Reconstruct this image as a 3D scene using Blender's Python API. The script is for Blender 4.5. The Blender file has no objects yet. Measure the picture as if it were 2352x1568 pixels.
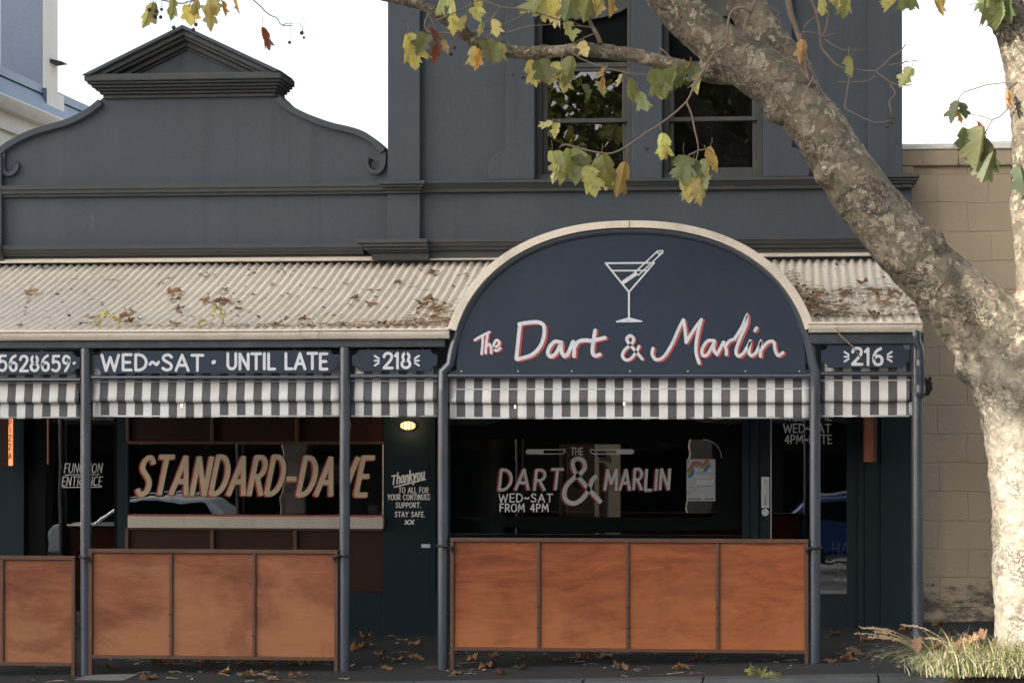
import bpy, math, random
from mathutils import Vector, Matrix, noise, geometry
random.seed(7)
R = math.radians
SC = bpy.context.scene
COL = SC.collection

# ------------------------------------------------------------------ camera
# f, horizon and facade vanishing point were measured on the photograph (2352 px wide copy)
FPX, W0, HOR, VPX = 5800.0, 2352.0, 975.0, 1800.0
TH = math.atan((VPX - W0 / 2) / FPX)
CAMY, CAMZ = -20.0, 1.89
cam = bpy.data.cameras.new('camera')
camo = bpy.data.objects.new('camera', cam); COL.objects.link(camo)
camo.location = (0, CAMY, CAMZ)
camo.rotation_euler = (R(90), 0, TH)
cam.sensor_width = 36; cam.lens = FPX / W0 * 36
cam.shift_y = (HOR - 784.0) / W0
cam.clip_end = 3000
SC.camera = camo

# ------------------------------------------------------------------ sky, sun, exposure
SUN_TRAVEL = Vector((0.70, 0.714, 0)).normalized()
SUN_EL = R(24)
SUN_AZ = math.atan2(-SUN_TRAVEL.x, -SUN_TRAVEL.y)        # compass style, from +Y towards +X
world = bpy.data.worlds.new('World'); SC.world = world
world.use_nodes = True
wn = world.node_tree.nodes; wl = world.node_tree.links
wn.clear()
sky = wn.new('ShaderNodeTexSky'); sky.sky_type = 'NISHITA'; sky.sun_disc = False
sky.sun_elevation = SUN_EL; sky.sun_rotation = SUN_AZ
sky.air_density = 1.0; sky.dust_density = 3.0; sky.ozone_density = 0.6
hs = wn.new('ShaderNodeHueSaturation'); hs.inputs['Saturation'].default_value = 0.42
bg = wn.new('ShaderNodeBackground'); bg.inputs['Strength'].default_value = 0.15
wo = wn.new('ShaderNodeOutputWorld')
wl.new(sky.outputs[0], hs.inputs['Color']); wl.new(hs.outputs[0], bg.inputs[0]); wl.new(bg.outputs[0], wo.inputs[0])
sl = bpy.data.lights.new('sun', 'SUN'); sl.energy = 5.0; sl.angle = R(0.5); sl.color = (1.0, 0.93, 0.82)
so = bpy.data.objects.new('sun', sl); COL.objects.link(so)
sd = Vector((SUN_TRAVEL.x * math.cos(SUN_EL), SUN_TRAVEL.y * math.cos(SUN_EL), -math.sin(SUN_EL)))
so.rotation_euler = sd.to_track_quat('-Z', 'Y').to_euler()
so.location = (-20, -20, 30)
SC.view_settings.view_transform = 'Standard'; SC.view_settings.look = 'None'
SC.view_settings.exposure = 1.22; SC.view_settings.gamma = 1.0
SC.render.engine = 'CYCLES'
SC.cycles.max_bounces = 8; SC.cycles.transparent_max_bounces = 16

# ------------------------------------------------------------------ measuring helpers: pixel -> point on a known plane
def ray(px, py):
    u = (px - W0 / 2) / FPX; v = (HOR - py) / FPX
    return Vector((u * math.cos(TH) - math.sin(TH), u * math.sin(TH) + math.cos(TH), v))
def P(px, py, Y):
    d = ray(px, py); t = (Y - CAMY) / d.y
    return Vector((d.x * t, Y, CAMZ + d.z * t))
def X(px, Y): return P(px, 0, Y).x
def Z(py, Y, ref=1300): return P(ref, py, Y).z
def mpp(Y, ref=1300): return (X(ref + 50, Y) - X(ref - 50, Y)) / 100     # metres per pixel

F = 2.9          # shop-front plane; the verandah posts stand at Y = 0
# footpath plane through the measured post feet and the wall foot
_a, _b, _c = P(197, 1550, 0), P(1872, 1522, 0), P(1940, 1440, F)
GX = (_b.z - _a.z) / (_b.x - _a.x)
GY = (_c.z - (_b.z + GX * (_c.x - _b.x))) / F
G0 = _b.z - GX * _b.x
KERBY = -0.86
def G(x, y): return G0 + GX * x + GY * y
def on_ground(px, py):
    d = ray(px, py); n = Vector((-GX, -GY, 1)); o = Vector((0, CAMY, CAMZ))
    t = (G0 - n.dot(o)) / n.dot(d)
    return o + d * t

# ------------------------------------------------------------------ materials
MATS = {}
def nodes(name):
    m = bpy.data.materials.new(name); m.use_nodes = True
    nt = m.node_tree; b = nt.nodes['Principled BSDF']
    return m, nt, b
def pos(nt, scale=(1, 1, 1), coord='world'):
    if coord == 'world':
        g = nt.nodes.new('ShaderNodeNewGeometry'); out = g.outputs['Position']
    else:
        g = nt.nodes.new('ShaderNodeTexCoord'); out = g.outputs['Object']
    mp = nt.nodes.new('ShaderNodeMapping'); mp.inputs['Scale'].default_value = scale
    nt.links.new(out, mp.inputs[0]); return mp.outputs[0]
def nz(nt, vec, scale, detail=4, rough=0.55, dist=0.0):
    n = nt.nodes.new('ShaderNodeTexNoise'); n.inputs['Scale'].default_value = scale
    n.inputs['Detail'].default_value = detail; n.inputs['Roughness'].default_value = rough
    n.inputs['Distortion'].default_value = dist
    nt.links.new(vec, n.inputs['Vector']); return n.outputs['Fac']
def ramp(nt, fac, stops, interp='LINEAR'):
    r = nt.nodes.new('ShaderNodeValToRGB'); r.color_ramp.interpolation = interp
    el = r.color_ramp.elements
    while len(el) < len(stops): el.new(0.5)
    for e, (p, c) in zip(el, stops):
        e.position = p; e.color = (*c, 1) if len(c) == 3 else (c[0], c[0], c[0], 1)
    nt.links.new(fac, r.inputs[0]); return r.outputs[0]
def mix(nt, fac, a, b, mode='MIX'):
    m = nt.nodes.new('ShaderNodeMix'); m.data_type = 'RGBA'; m.blend_type = mode
    for s, v in ((m.inputs[0], fac), (m.inputs[6], a), (m.inputs[7], b)):
        if isinstance(v, (int, float)): s.default_value = v
        elif isinstance(v, tuple): s.default_value = (*v, 1)
        else: nt.links.new(v, s)
    return m.outputs[2]
def bump(nt, b, h, strength=0.3, dist=0.01):
    bp = nt.nodes.new('ShaderNodeBump'); bp.inputs['Strength'].default_value = strength
    bp.inputs['Distance'].default_value = dist
    nt.links.new(h, bp.inputs['Height']); nt.links.new(bp.outputs[0], b.inputs['Normal'])
def mul(c, k): return tuple(x * k for x in c)

def paint(name, col, rough=0.6, var=0.18, scale=3.0, dirt=None, dirt_amt=0.35, dirt_scale=5.0, fine=60.0, bmp=0.15, bdist=0.004, metal=0.0, streak=True, spec=0.5, scuff=0.0):
    m, nt, b = nodes(name)
    p = pos(nt)
    ps = pos(nt, (1, 1, 0.18)) if streak else p
    big = nz(nt, p, scale, 5)
    c = ramp(nt, big, [(0.25, mul(col, 1 - var)), (0.75, mul(col, 1 + var))])
    if dirt:
        d = nz(nt, ps, dirt_scale, 6, 0.65)
        f = ramp(nt, d, [(0.48, (0.0,)), (0.72, (dirt_amt,))])
        c = mix(nt, f, c, dirt)
    sp = nz(nt, p, fine, 3)
    c = mix(nt, 0.25, c, ramp(nt, sp, [(0.3, mul(col, 0.7)), (0.7, mul(col, 1.3))]))
    if scuff:
        k_ = nz(nt, pos(nt, (1, 1, 0.35)), 11, 6, 0.7)
        c = mix(nt, ramp(nt, k_, [(0.66, (0.0,)), (0.76, (scuff,))]), c, mul(col, 2.6))
        k2 = nz(nt, pos(nt, (3.5, 3.5, 0.16)), 2.2, 5, 0.6)
        c = mix(nt, ramp(nt, k2, [(0.56, (0.0,)), (0.78, (scuff,))]), c, mul(col, 0.5))
    nt.links.new(c, b.inputs['Base Color'])
    rr = ramp(nt, big, [(0.2, (max(0.05, rough - 0.1),)), (0.8, (min(1, rough + 0.1),))])
    nt.links.new(rr, b.inputs['Roughness'])
    b.inputs['Metallic'].default_value = metal; b.inputs['Specular IOR Level'].default_value = spec
    if bmp: bump(nt, b, sp, bmp, bdist)
    MATS[name] = m; return m

WALL = (0.056, 0.066, 0.081)
paint('wall_paint', WALL, 0.75, 0.10, 0.9, (0.085, 0.095, 0.103), 0.55, 1.9, 45, 0.25, 0.004, spec=0.3, scuff=0.45)
paint('moulding_paint', (0.042, 0.048, 0.053), 0.75, 0.12, 1.5, (0.092, 0.074, 0.056), 0.6, 4.0, 60, 0.25, 0.004)
paint('shop_navy', (0.004, 0.0145, 0.0225), 0.55, 0.2, 1.2, (0.009, 0.022, 0.031), 0.5, 2.0, 60, 0.12, 0.003, spec=0.2)
paint('shop_teal', (0.010, 0.021, 0.028), 0.5, 0.15, 1.2, (0.026, 0.034, 0.04), 0.4, 2.0, 60, 0.1, 0.003, spec=0.2)
paint('sign_navy', (0.020, 0.031, 0.052), 0.55, 0.12, 1.3, (0.034, 0.043, 0.06), 0.4, 3.0, 40, 0.18, 0.003, spec=0.3, scuff=0.25)
paint('post_paint', (0.042, 0.052, 0.072), 0.2, 0.12, 2.0, (0.08, 0.085, 0.09), 0.35, 5.0, 50, 0.06, 0.002, spec=1.0)
paint('beam_paint', (0.028, 0.036, 0.048), 0.5, 0.15, 2.0, (0.12, 0.12, 0.12), 0.45, 9.0, 60, 0.15, 0.003, streak=False)
paint('cream_trim', (0.72, 0.63, 0.53), 0.55, 0.07, 1.0, (0.26, 0.21, 0.16), 0.45, 4.0, 40, 0.08, 0.002)
paint('frame_timber', (0.085, 0.034, 0.018), 0.5, 0.25, 6.0, (0.03, 0.014, 0.009), 0.6, 6.0, 80, 0.2, 0.002)
paint('dark_timber', (0.030, 0.011, 0.006), 0.55, 0.25, 3.0, (0.012, 0.006, 0.004), 0.6, 4.0, 60, 0.15, 0.002, spec=0.2)
paint('box_timber', (0.26, 0.075, 0.028), 0.45, 0.25, 5.0, (0.10, 0.03, 0.012), 0.6, 9.0, 60, 0.15, 0.002)
paint('sash_paint', (0.040, 0.043, 0.045), 0.5, 0.15, 3.0, (0.15, 0.12, 0.09), 0.5, 8.0, 60, 0.15, 0.003)
paint('black_paint', (0.004, 0.005, 0.006), 0.5, 0.2, 2.0, None, 0, 1, 60, 0.05, 0.002, spec=0.06)
paint('dark_metal', (0.012, 0.012, 0.014), 0.5, 0.2, 5.0)
paint('steel', (0.62, 0.62, 0.62), 0.38, 0.05, 8.0, metal=0.35, bmp=0.02)
paint('letter_white', (0.60, 0.62, 0.66), 0.6, 0.10, 8.0, (0.34, 0.38, 0.44), 0.45, 18.0, 90, 0.1, 0.002)
paint('letter_grey', (0.58, 0.585, 0.59), 0.6, 0.12, 9.0, (0.40, 0.41, 0.42), 0.4, 20.0, 90, 0.1, 0.002)
paint('letter_red', (0.42, 0.055, 0.045), 0.6, 0.15, 9.0, (0.55, 0.22, 0.18), 0.7, 22.0, 90, 0.1, 0.002)
paint('letter_crimson', (0.26, 0.012, 0.018), 0.55, 0.15, 9.0)
paint('letter_bright', (0.80, 0.81, 0.82), 0.6, 0.06, 8.0, (0.6, 0.62, 0.64), 0.4, 18.0, 90, 0.1, 0.002)
paint('letter_tan', (0.62, 0.49, 0.35), 0.55, 0.10, 6.0, (0.5, 0.38, 0.26), 0.5, 12.0, 90, 0.1, 0.002)
paint('ledge_cream', (0.52, 0.48, 0.41), 0.6, 0.08, 3.0, (0.35, 0.31, 0.26), 0.4, 8.0, 60, 0.1, 0.002)
paint('chimney_render', (0.165, 0.205, 0.265), 0.85, 0.12, 1.5, (0.17, 0.16, 0.15), 0.35, 5.0, 30, 0.35, 0.008)
paint('pale_render', (0.84, 0.82, 0.76), 0.8, 0.05, 1.5, (0.55, 0.48, 0.40), 0.3, 5.0, 30, 0.3, 0.006)
paint('blue_roof', (0.20, 0.28, 0.38), 0.5, 0.12, 3.0, (0.14, 0.15, 0.17), 0.5, 7.0)
paint('seam_grey', (0.3, 0.3, 0.3), 0.6)
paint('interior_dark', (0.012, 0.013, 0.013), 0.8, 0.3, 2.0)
paint('yard_cream', (0.72, 0.60, 0.43), 0.8, 0.12, 1.5, (0.35, 0.27, 0.18), 0.5, 4.0, 30, 0.3, 0.006)
paint('blocker_render', (0.16, 0.14, 0.12), 0.85, 0.15, 0.6)
paint('opposite_brick', (0.035, 0.028, 0.025), 0.9, 0.25, 0.8)
paint('car_white', (0.70, 0.72, 0.74), 0.15, 0.03, 1.0, bmp=0)
paint('car_blue', (0.02, 0.055, 0.17), 0.15, 0.03, 1.0, bmp=0)
paint('tyre_rubber', (0.015, 0.015, 0.015), 0.8)
paint('lamp_red', (0.6, 0.02, 0.02), 0.2, bmp=0)
paint('cord_black', (0.012, 0.012, 0.013), 0.7)
paint('weathered_twig', (0.17, 0.13, 0.10), 0.85, 0.3, 14.0)
paint('dry_twig', (0.30, 0.23, 0.16), 0.85, 0.35, 14.0)
paint('seed_brown', (0.05, 0.038, 0.026), 0.9, 0.3, 40.0, bmp=0.5)

def corrugated_mat():
    m, nt, b = nodes('corrugated_cream')
    p = pos(nt)
    col = (0.72, 0.635, 0.52)
    c = ramp(nt, nz(nt, p, 0.8, 5), [(0.25, mul(col, 0.86)), (0.75, mul(col, 1.08))])
    pd = pos(nt, (5.0, 1.1, 1.1))
    d = nz(nt, pd, 5.0, 7, 0.68)
    c = mix(nt, ramp(nt, d, [(0.55, (0.0,)), (0.70, (0.45,))]), c, (0.20, 0.16, 0.125))
    ps = pos(nt, (9.0, 4.2, 4.2))
    s = nz(nt, ps, 4.3, 3, 0.6)
    c = mix(nt, ramp(nt, s, [(0.655, (0.0,)), (0.69, (0.85,))]), c, (0.045, 0.036, 0.03))
    nt.links.new(c, b.inputs['Base Color']); b.inputs['Roughness'].default_value = 0.6
    bump(nt, b, d, 0.15, 0.004); MATS['corrugated_cream'] = m
corrugated_mat()

def ply_mat(name, ca, cb, cc, off, sheets=None):
    m, nt, b = nodes(name)
    g = nt.nodes.new('ShaderNodeNewGeometry')
    def mp(sc):
        q = nt.nodes.new('ShaderNodeMapping'); q.inputs['Location'].default_value = off; q.inputs['Scale'].default_value = sc
        nt.links.new(g.outputs['Position'], q.inputs[0]); return q.outputs[0]
    a = nz(nt, mp((0.7, 1, 3.2)), 1.2, 8, 0.66, 2.2)
    c = ramp(nt, a, [(0.30, cc), (0.43, mul(ca, .82)), (0.55, mul(ca, 1.15)), (0.68, cb)])
    gr = nz(nt, mp((1.3, 1, 24)), 3.0, 8, 0.72, 1.1)
    c = mix(nt, ramp(nt, gr, [(0.36, (0.52,)), (0.56, (0.0,))]), c, mul(cc, 0.85))
    fg = nz(nt, mp((4, 1, 90)), 3.0, 4, 0.7, 0.4)
    c = mix(nt, ramp(nt, fg, [(0.40, (0.18,)), (0.6, (0.0,))]), c, mul(cc, 0.9))
    if sheets:                                              # every sheet of ply took the varnish differently
        sx = nt.nodes.new('ShaderNodeSeparateXYZ'); nt.links.new(g.outputs['Position'], sx.inputs[0])
        dv = nt.nodes.new('ShaderNodeMath'); dv.operation = 'MULTIPLY_ADD'; dv.inputs[1].default_value = 1 / sheets[1]; dv.inputs[2].default_value = -sheets[0] / sheets[1] + 40
        fl_ = nt.nodes.new('ShaderNodeMath'); fl_.operation = 'FLOOR'; wnz = nt.nodes.new('ShaderNodeTexWhiteNoise'); wnz.noise_dimensions = '1D'
        nt.links.new(sx.outputs[0], dv.inputs[0]); nt.links.new(dv.outputs[0], fl_.inputs[0]); nt.links.new(fl_.outputs[0], wnz.inputs['W'])
        c = mix(nt, 1.0, c, ramp(nt, wnz.outputs[0], [(0.0, (0.86, 0.80, 0.78)), (0.5, (1.0, 1.0, 1.0)), (1.0, (1.14, 1.2, 1.3))]), 'MULTIPLY')
        wz = nt.nodes.new('ShaderNodeMapRange'); wz.inputs[1].default_value = 0.95; wz.inputs[2].default_value = 0.15; wz.inputs[3].default_value = -0.22; wz.inputs[4].default_value = 0.22
        nt.links.new(sx.outputs[2], wz.inputs[0]); wa = nt.nodes.new('ShaderNodeMath'); nt.links.new(wz.outputs[0], wa.inputs[0]); nt.links.new(nz(nt, mp((0.9, 1, 1.6)), 1.6, 6, 0.62, 0.8), wa.inputs[1])
        c = mix(nt, ramp(nt, wa.outputs[0], [(0.42, (0.0,)), (0.75, (0.75,))]), c, mul(cb, 1.12))
    st = nz(nt, mp((1.0, 1, 1.3)), 1.7, 5, 0.6, 0.8)       # old water stains
    c = mix(nt, ramp(nt, st, [(0.55, (0.0,)), (0.66, (0.5,)), (0.80, (0.2,))]), c, mul(cc, 0.9))
    wn_ = nz(nt, mp((0.8, 1, 1.0)), 1.1, 4)                 # bleached wear
    c = mix(nt, ramp(nt, wn_, [(0.52, (0.0,)), (0.72, (0.5,))]), c, mul(cb, 1.1))
    sp = nz(nt, mp((1, 1, 1)), 70, 2)
    c = mix(nt, ramp(nt, sp, [(0.66, (0.0,)), (0.74, (0.5,))]), c, mul(cc, 0.5))
    c = mix(nt, 1.0, c, (0.80, 0.74, 0.70), 'MULTIPLY')
    nt.links.new(c, b.inputs['Base Color']); b.inputs['Specular IOR Level'].default_value = 0.35
    nt.links.new(ramp(nt, gr, [(0.3, (0.6,)), (0.7, (0.42,))]), b.inputs['Roughness'])
    bump(nt, b, gr, 0.15, 0.002); MATS[name] = m
ply_mat('ply_orange', (0.300, 0.084, 0.021), (0.38, 0.145, 0.052), (0.165, 0.038, 0.014), (0, 0, 0), (X(1034, -.035), (X(1857, -.035) - X(1034, -.035)) / 4))
ply_mat('ply_faded', (0.275, 0.090, 0.034), (0.35, 0.160, 0.075), (0.165, 0.045, 0.021), (3, 1, 2), (X(203, -.035), (X(776, -.035) - X(203, -.035)) / 3))

def stripe_mat():
    m, nt, b = nodes('striped_canvas')
    tc = nt.nodes.new('ShaderNodeTexCoord'); sx = nt.nodes.new('ShaderNodeSeparateXYZ')
    nt.links.new(tc.outputs['Object'], sx.inputs[0])
    md = nt.nodes.new('ShaderNodeMath'); md.operation = 'PINGPONG'; md.inputs[1].default_value = 0.0705
    off = nt.nodes.new('ShaderNodeMath'); off.operation = 'ADD'; off.inputs[1].default_value = 10 * 0.141
    nt.links.new(sx.outputs[0], off.inputs[0]); nt.links.new(off.outputs[0], md.inputs[0])
    gt = nt.nodes.new('ShaderNodeMath'); gt.operation = 'GREATER_THAN'; gt.inputs[1].default_value = 0.0352
    nt.links.new(md.outputs[0], gt.inputs[0])
    p = pos(nt); n = nz(nt, p, 5, 5); n2 = nz(nt, p, 160, 2)
    w = ramp(nt, n, [(0.3, (0.57, 0.55, 0.54)), (0.7, (0.70, 0.69, 0.69))])
    k = ramp(nt, n, [(0.3, (0.075, 0.074, 0.078)), (0.7, (0.105, 0.105, 0.11))])
    c = mix(nt, gt.outputs[0], w, k)
    c = mix(nt, ramp(nt, nz(nt, pos(nt, (1, 1, .3)), 6, 5), [(0.55, (0.0,)), (0.8, (0.3,))]), c, (0.22, 0.20, 0.18))
    nt.links.new(c, b.inputs['Base Color']); b.inputs['Roughness'].default_value = 0.8
    n3 = nz(nt, pos(nt, (5, 1, 1.0)), 3.0, 5, 0.6)
    bump(nt, b, mix(nt, 0.12, n3, n2), 0.35, 0.02); MATS['striped_canvas'] = m
stripe_mat()

def glass_mat(name, refl, tint=0.8):
    m = bpy.data.materials.new(name); m.use_nodes = True; nt = m.node_tree; nt.nodes.clear()
    o = nt.nodes.new('ShaderNodeOutputMaterial'); mx = nt.nodes.new('ShaderNodeMixShader')
    t = nt.nodes.new('ShaderNodeBsdfTransparent'); t.inputs[0].default_value = (tint, tint, tint, 1)
    g = nt.nodes.new('ShaderNodeBsdfGlossy'); g.inputs['Roughness'].default_value = 0.0
    lw = nt.nodes.new('ShaderNodeFresnel'); lw.inputs[0].default_value = refl
    p = pos(nt, (1, 1, 1)); h = nz(nt, p, 2.5, 2)
    bp = nt.nodes.new('ShaderNodeBump'); bp.inputs['Strength'].default_value = 0.04; bp.inputs['Distance'].default_value = 0.01
    nt.links.new(h, bp.inputs['Height']); nt.links.new(bp.outputs[0], g.inputs['Normal'])
    nt.links.new(lw.outputs[0], mx.inputs[0]); nt.links.new(t.outputs[0], mx.inputs[1]); nt.links.new(g.outputs[0], mx.inputs[2])
    nt.links.new(mx.outputs[0], o.inputs[0]); MATS[name] = m
glass_mat('shop_glass', 2.4)
glass_mat('upper_glass', 1.8)

def emit_mat(name, col, s):
    m, nt, b = nodes(name)
    b.inputs['Base Color'].default_value = (*col, 1)
    b.inputs['Emission Color'].default_value = (*col, 1); b.inputs['Emission Strength'].default_value = s
    MATS[name] = m
emit_mat('lamp_glow', (1.0, 0.62, 0.28), 0.85)
emit_mat('sign_glow', (1.0, 0.40, 0.15), 0.40)
emit_mat('fairy_glow', (1.0, 0.85, 0.6), 1.5)

def asphalt_mat():
    m, nt, b = nodes('asphalt_footpath'); p = pos(nt)
    n = nz(nt, p, 1.4, 6); f = nz(nt, p, 140, 3, 0.7)
    c = ramp(nt, n, [(0.3, (0.008, 0.010, 0.0115)), (0.7, (0.016, 0.019, 0.021))])
    c = mix(nt, ramp(nt, f, [(0.50, (0.0,)), (0.78, (0.45,))]), c, (0.07, 0.07, 0.07))
    d = nz(nt, p, 26, 5, 0.7)
    c = mix(nt, ramp(nt, d, [(0.62, (0.0,)), (0.72, (0.6,))]), c, (0.10, 0.075, 0.05))
    nt.links.new(c, b.inputs['Base Color']); b.inputs['Roughness'].default_value = 0.85
    bump(nt, b, f, 0.6, 0.006); MATS['asphalt_footpath'] = m
    m, nt, b = nodes('bluestone'); p = pos(nt)
    n = nz(nt, p, 3, 6, 0.65); f = nz(nt, p, 60, 4, 0.7)
    c = ramp(nt, n, [(0.3, (0.045, 0.050, 0.053)), (0.7, (0.085, 0.090, 0.092))])
    c = mix(nt, ramp(nt, f, [(0.5, (0.0,)), (0.75, (0.5,))]), c, (0.03, 0.03, 0.03))
    nt.links.new(c, b.inputs['Base Color']); b.inputs['Roughness'].default_value = 0.8
    bump(nt, b, f, 0.6, 0.008); MATS['bluestone'] = m
asphalt_mat()
paint('road_asphalt', (0.045, 0.046, 0.048), 0.9, 0.2, 0.7, (0.03, 0.03, 0.03), 0.5, 1.0, 120, 0.5, 0.006)
paint('concrete_patch', (0.17, 0.17, 0.165), 0.85, 0.15, 3.0, (0.09, 0.09, 0.09), 0.5, 6.0, 90, 0.4, 0.004)
paint('soil', (0.06, 0.045, 0.03), 0.95, 0.3, 6.0, bmp=0.8, bdist=0.02)

def block_mat():
    m, nt, b = nodes('tan_blocks')
    g = nt.nodes.new('ShaderNodeNewGeometry'); sx = nt.nodes.new('ShaderNodeSeparateXYZ'); cx = nt.nodes.new('ShaderNodeCombineXYZ')
    nt.links.new(g.outputs['Position'], sx.inputs[0])
    ad = nt.nodes.new('ShaderNodeMath'); ad.operation = 'ADD'
    nt.links.new(sx.outputs[0], ad.inputs[0]); nt.links.new(sx.outputs[1], ad.inputs[1])
    nt.links.new(ad.outputs[0], cx.inputs[0]); nt.links.new(sx.outputs[2], cx.inputs[1])
    wv = nt.nodes.new('ShaderNodeTexNoise'); wv.inputs['Scale'].default_value = 2.2; wv.inputs['Detail'].default_value = 4
    nt.links.new(g.outputs['Position'], wv.inputs['Vector'])
    vm = nt.nodes.new('ShaderNodeVectorMath'); vm.operation = 'MULTIPLY_ADD'
    vm.inputs[1].default_value = (0.11, 0.06, 0.0)
    nt.links.new(wv.outputs['Color'], vm.inputs[0]); nt.links.new(cx.outputs[0], vm.inputs[2])
    br = nt.nodes.new('ShaderNodeTexBrick'); br.inputs['Scale'].default_value = 1.0
    br.inputs['Brick Width'].default_value = 0.47; br.inputs['Row Height'].default_value = 0.262
    br.inputs['Mortar Size'].default_value = 0.009; br.inputs['Mortar Smooth'].default_value = 0.6
    br.inputs['Color1'].default_value = (0.8, 0.8, 0.8, 1); br.inputs['Color2'].default_value = (1, 1, 1, 1); br.inputs['Mortar'].default_value = (0, 0, 0, 1)
    br.offset = 0.43; br.squash = 1.0
    nt.links.new(vm.outputs[0], br.inputs['Vector'])
    p = g.outputs['Position']
    n = nz(nt, p, 1.2, 6); f = nz(nt, p, 16, 7, 0.7)
    col = (0.42, 0.33, 0.228)
    c = ramp(nt, n, [(0.25, mul(col, 0.86)), (0.75, mul(col, 1.10))])
    c = mix(nt, ramp(nt, f, [(0.58, (0.0,)), (0.8, (0.5,))]), c, (0.27, 0.195, 0.135))
    # flaking damp band with its own ragged shape near the foot of the wall
    zc = nt.nodes.new('ShaderNodeMapRange'); zc.inputs[1].default_value = 0.1; zc.inputs[2].default_value = 0.85
    zc.inputs[3].default_value = 0.30; zc.inputs[4].default_value = 0.0
    nt.links.new(sx.outputs[2], zc.inputs[0])
    fl = nz(nt, pos(nt, (1, 1, 2.2)), 4.5, 7, 0.7)
    sm = nt.nodes.new('ShaderNodeMath'); sm.operation = 'ADD'
    nt.links.new(fl, sm.inputs[0]); nt.links.new(zc.outputs[0], sm.inputs[1])
    c = mix(nt, ramp(nt, sm.outputs[0], [(0.68, (0.0,)), (0.80, (0.85,))]), c, (0.085, 0.065, 0.052))
    nt.links.new(c, b.inputs['Base Color']); b.inputs['Roughness'].default_value = 0.85
    h1 = mix(nt, 0.45, br.outputs['Color'], f)
    h2 = mix(nt, 0.35, h1, nz(nt, p, 5, 6, 0.65))
    bump(nt, b, h2, 0.65, 0.035); MATS['tan_blocks'] = m
block_mat()

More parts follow.
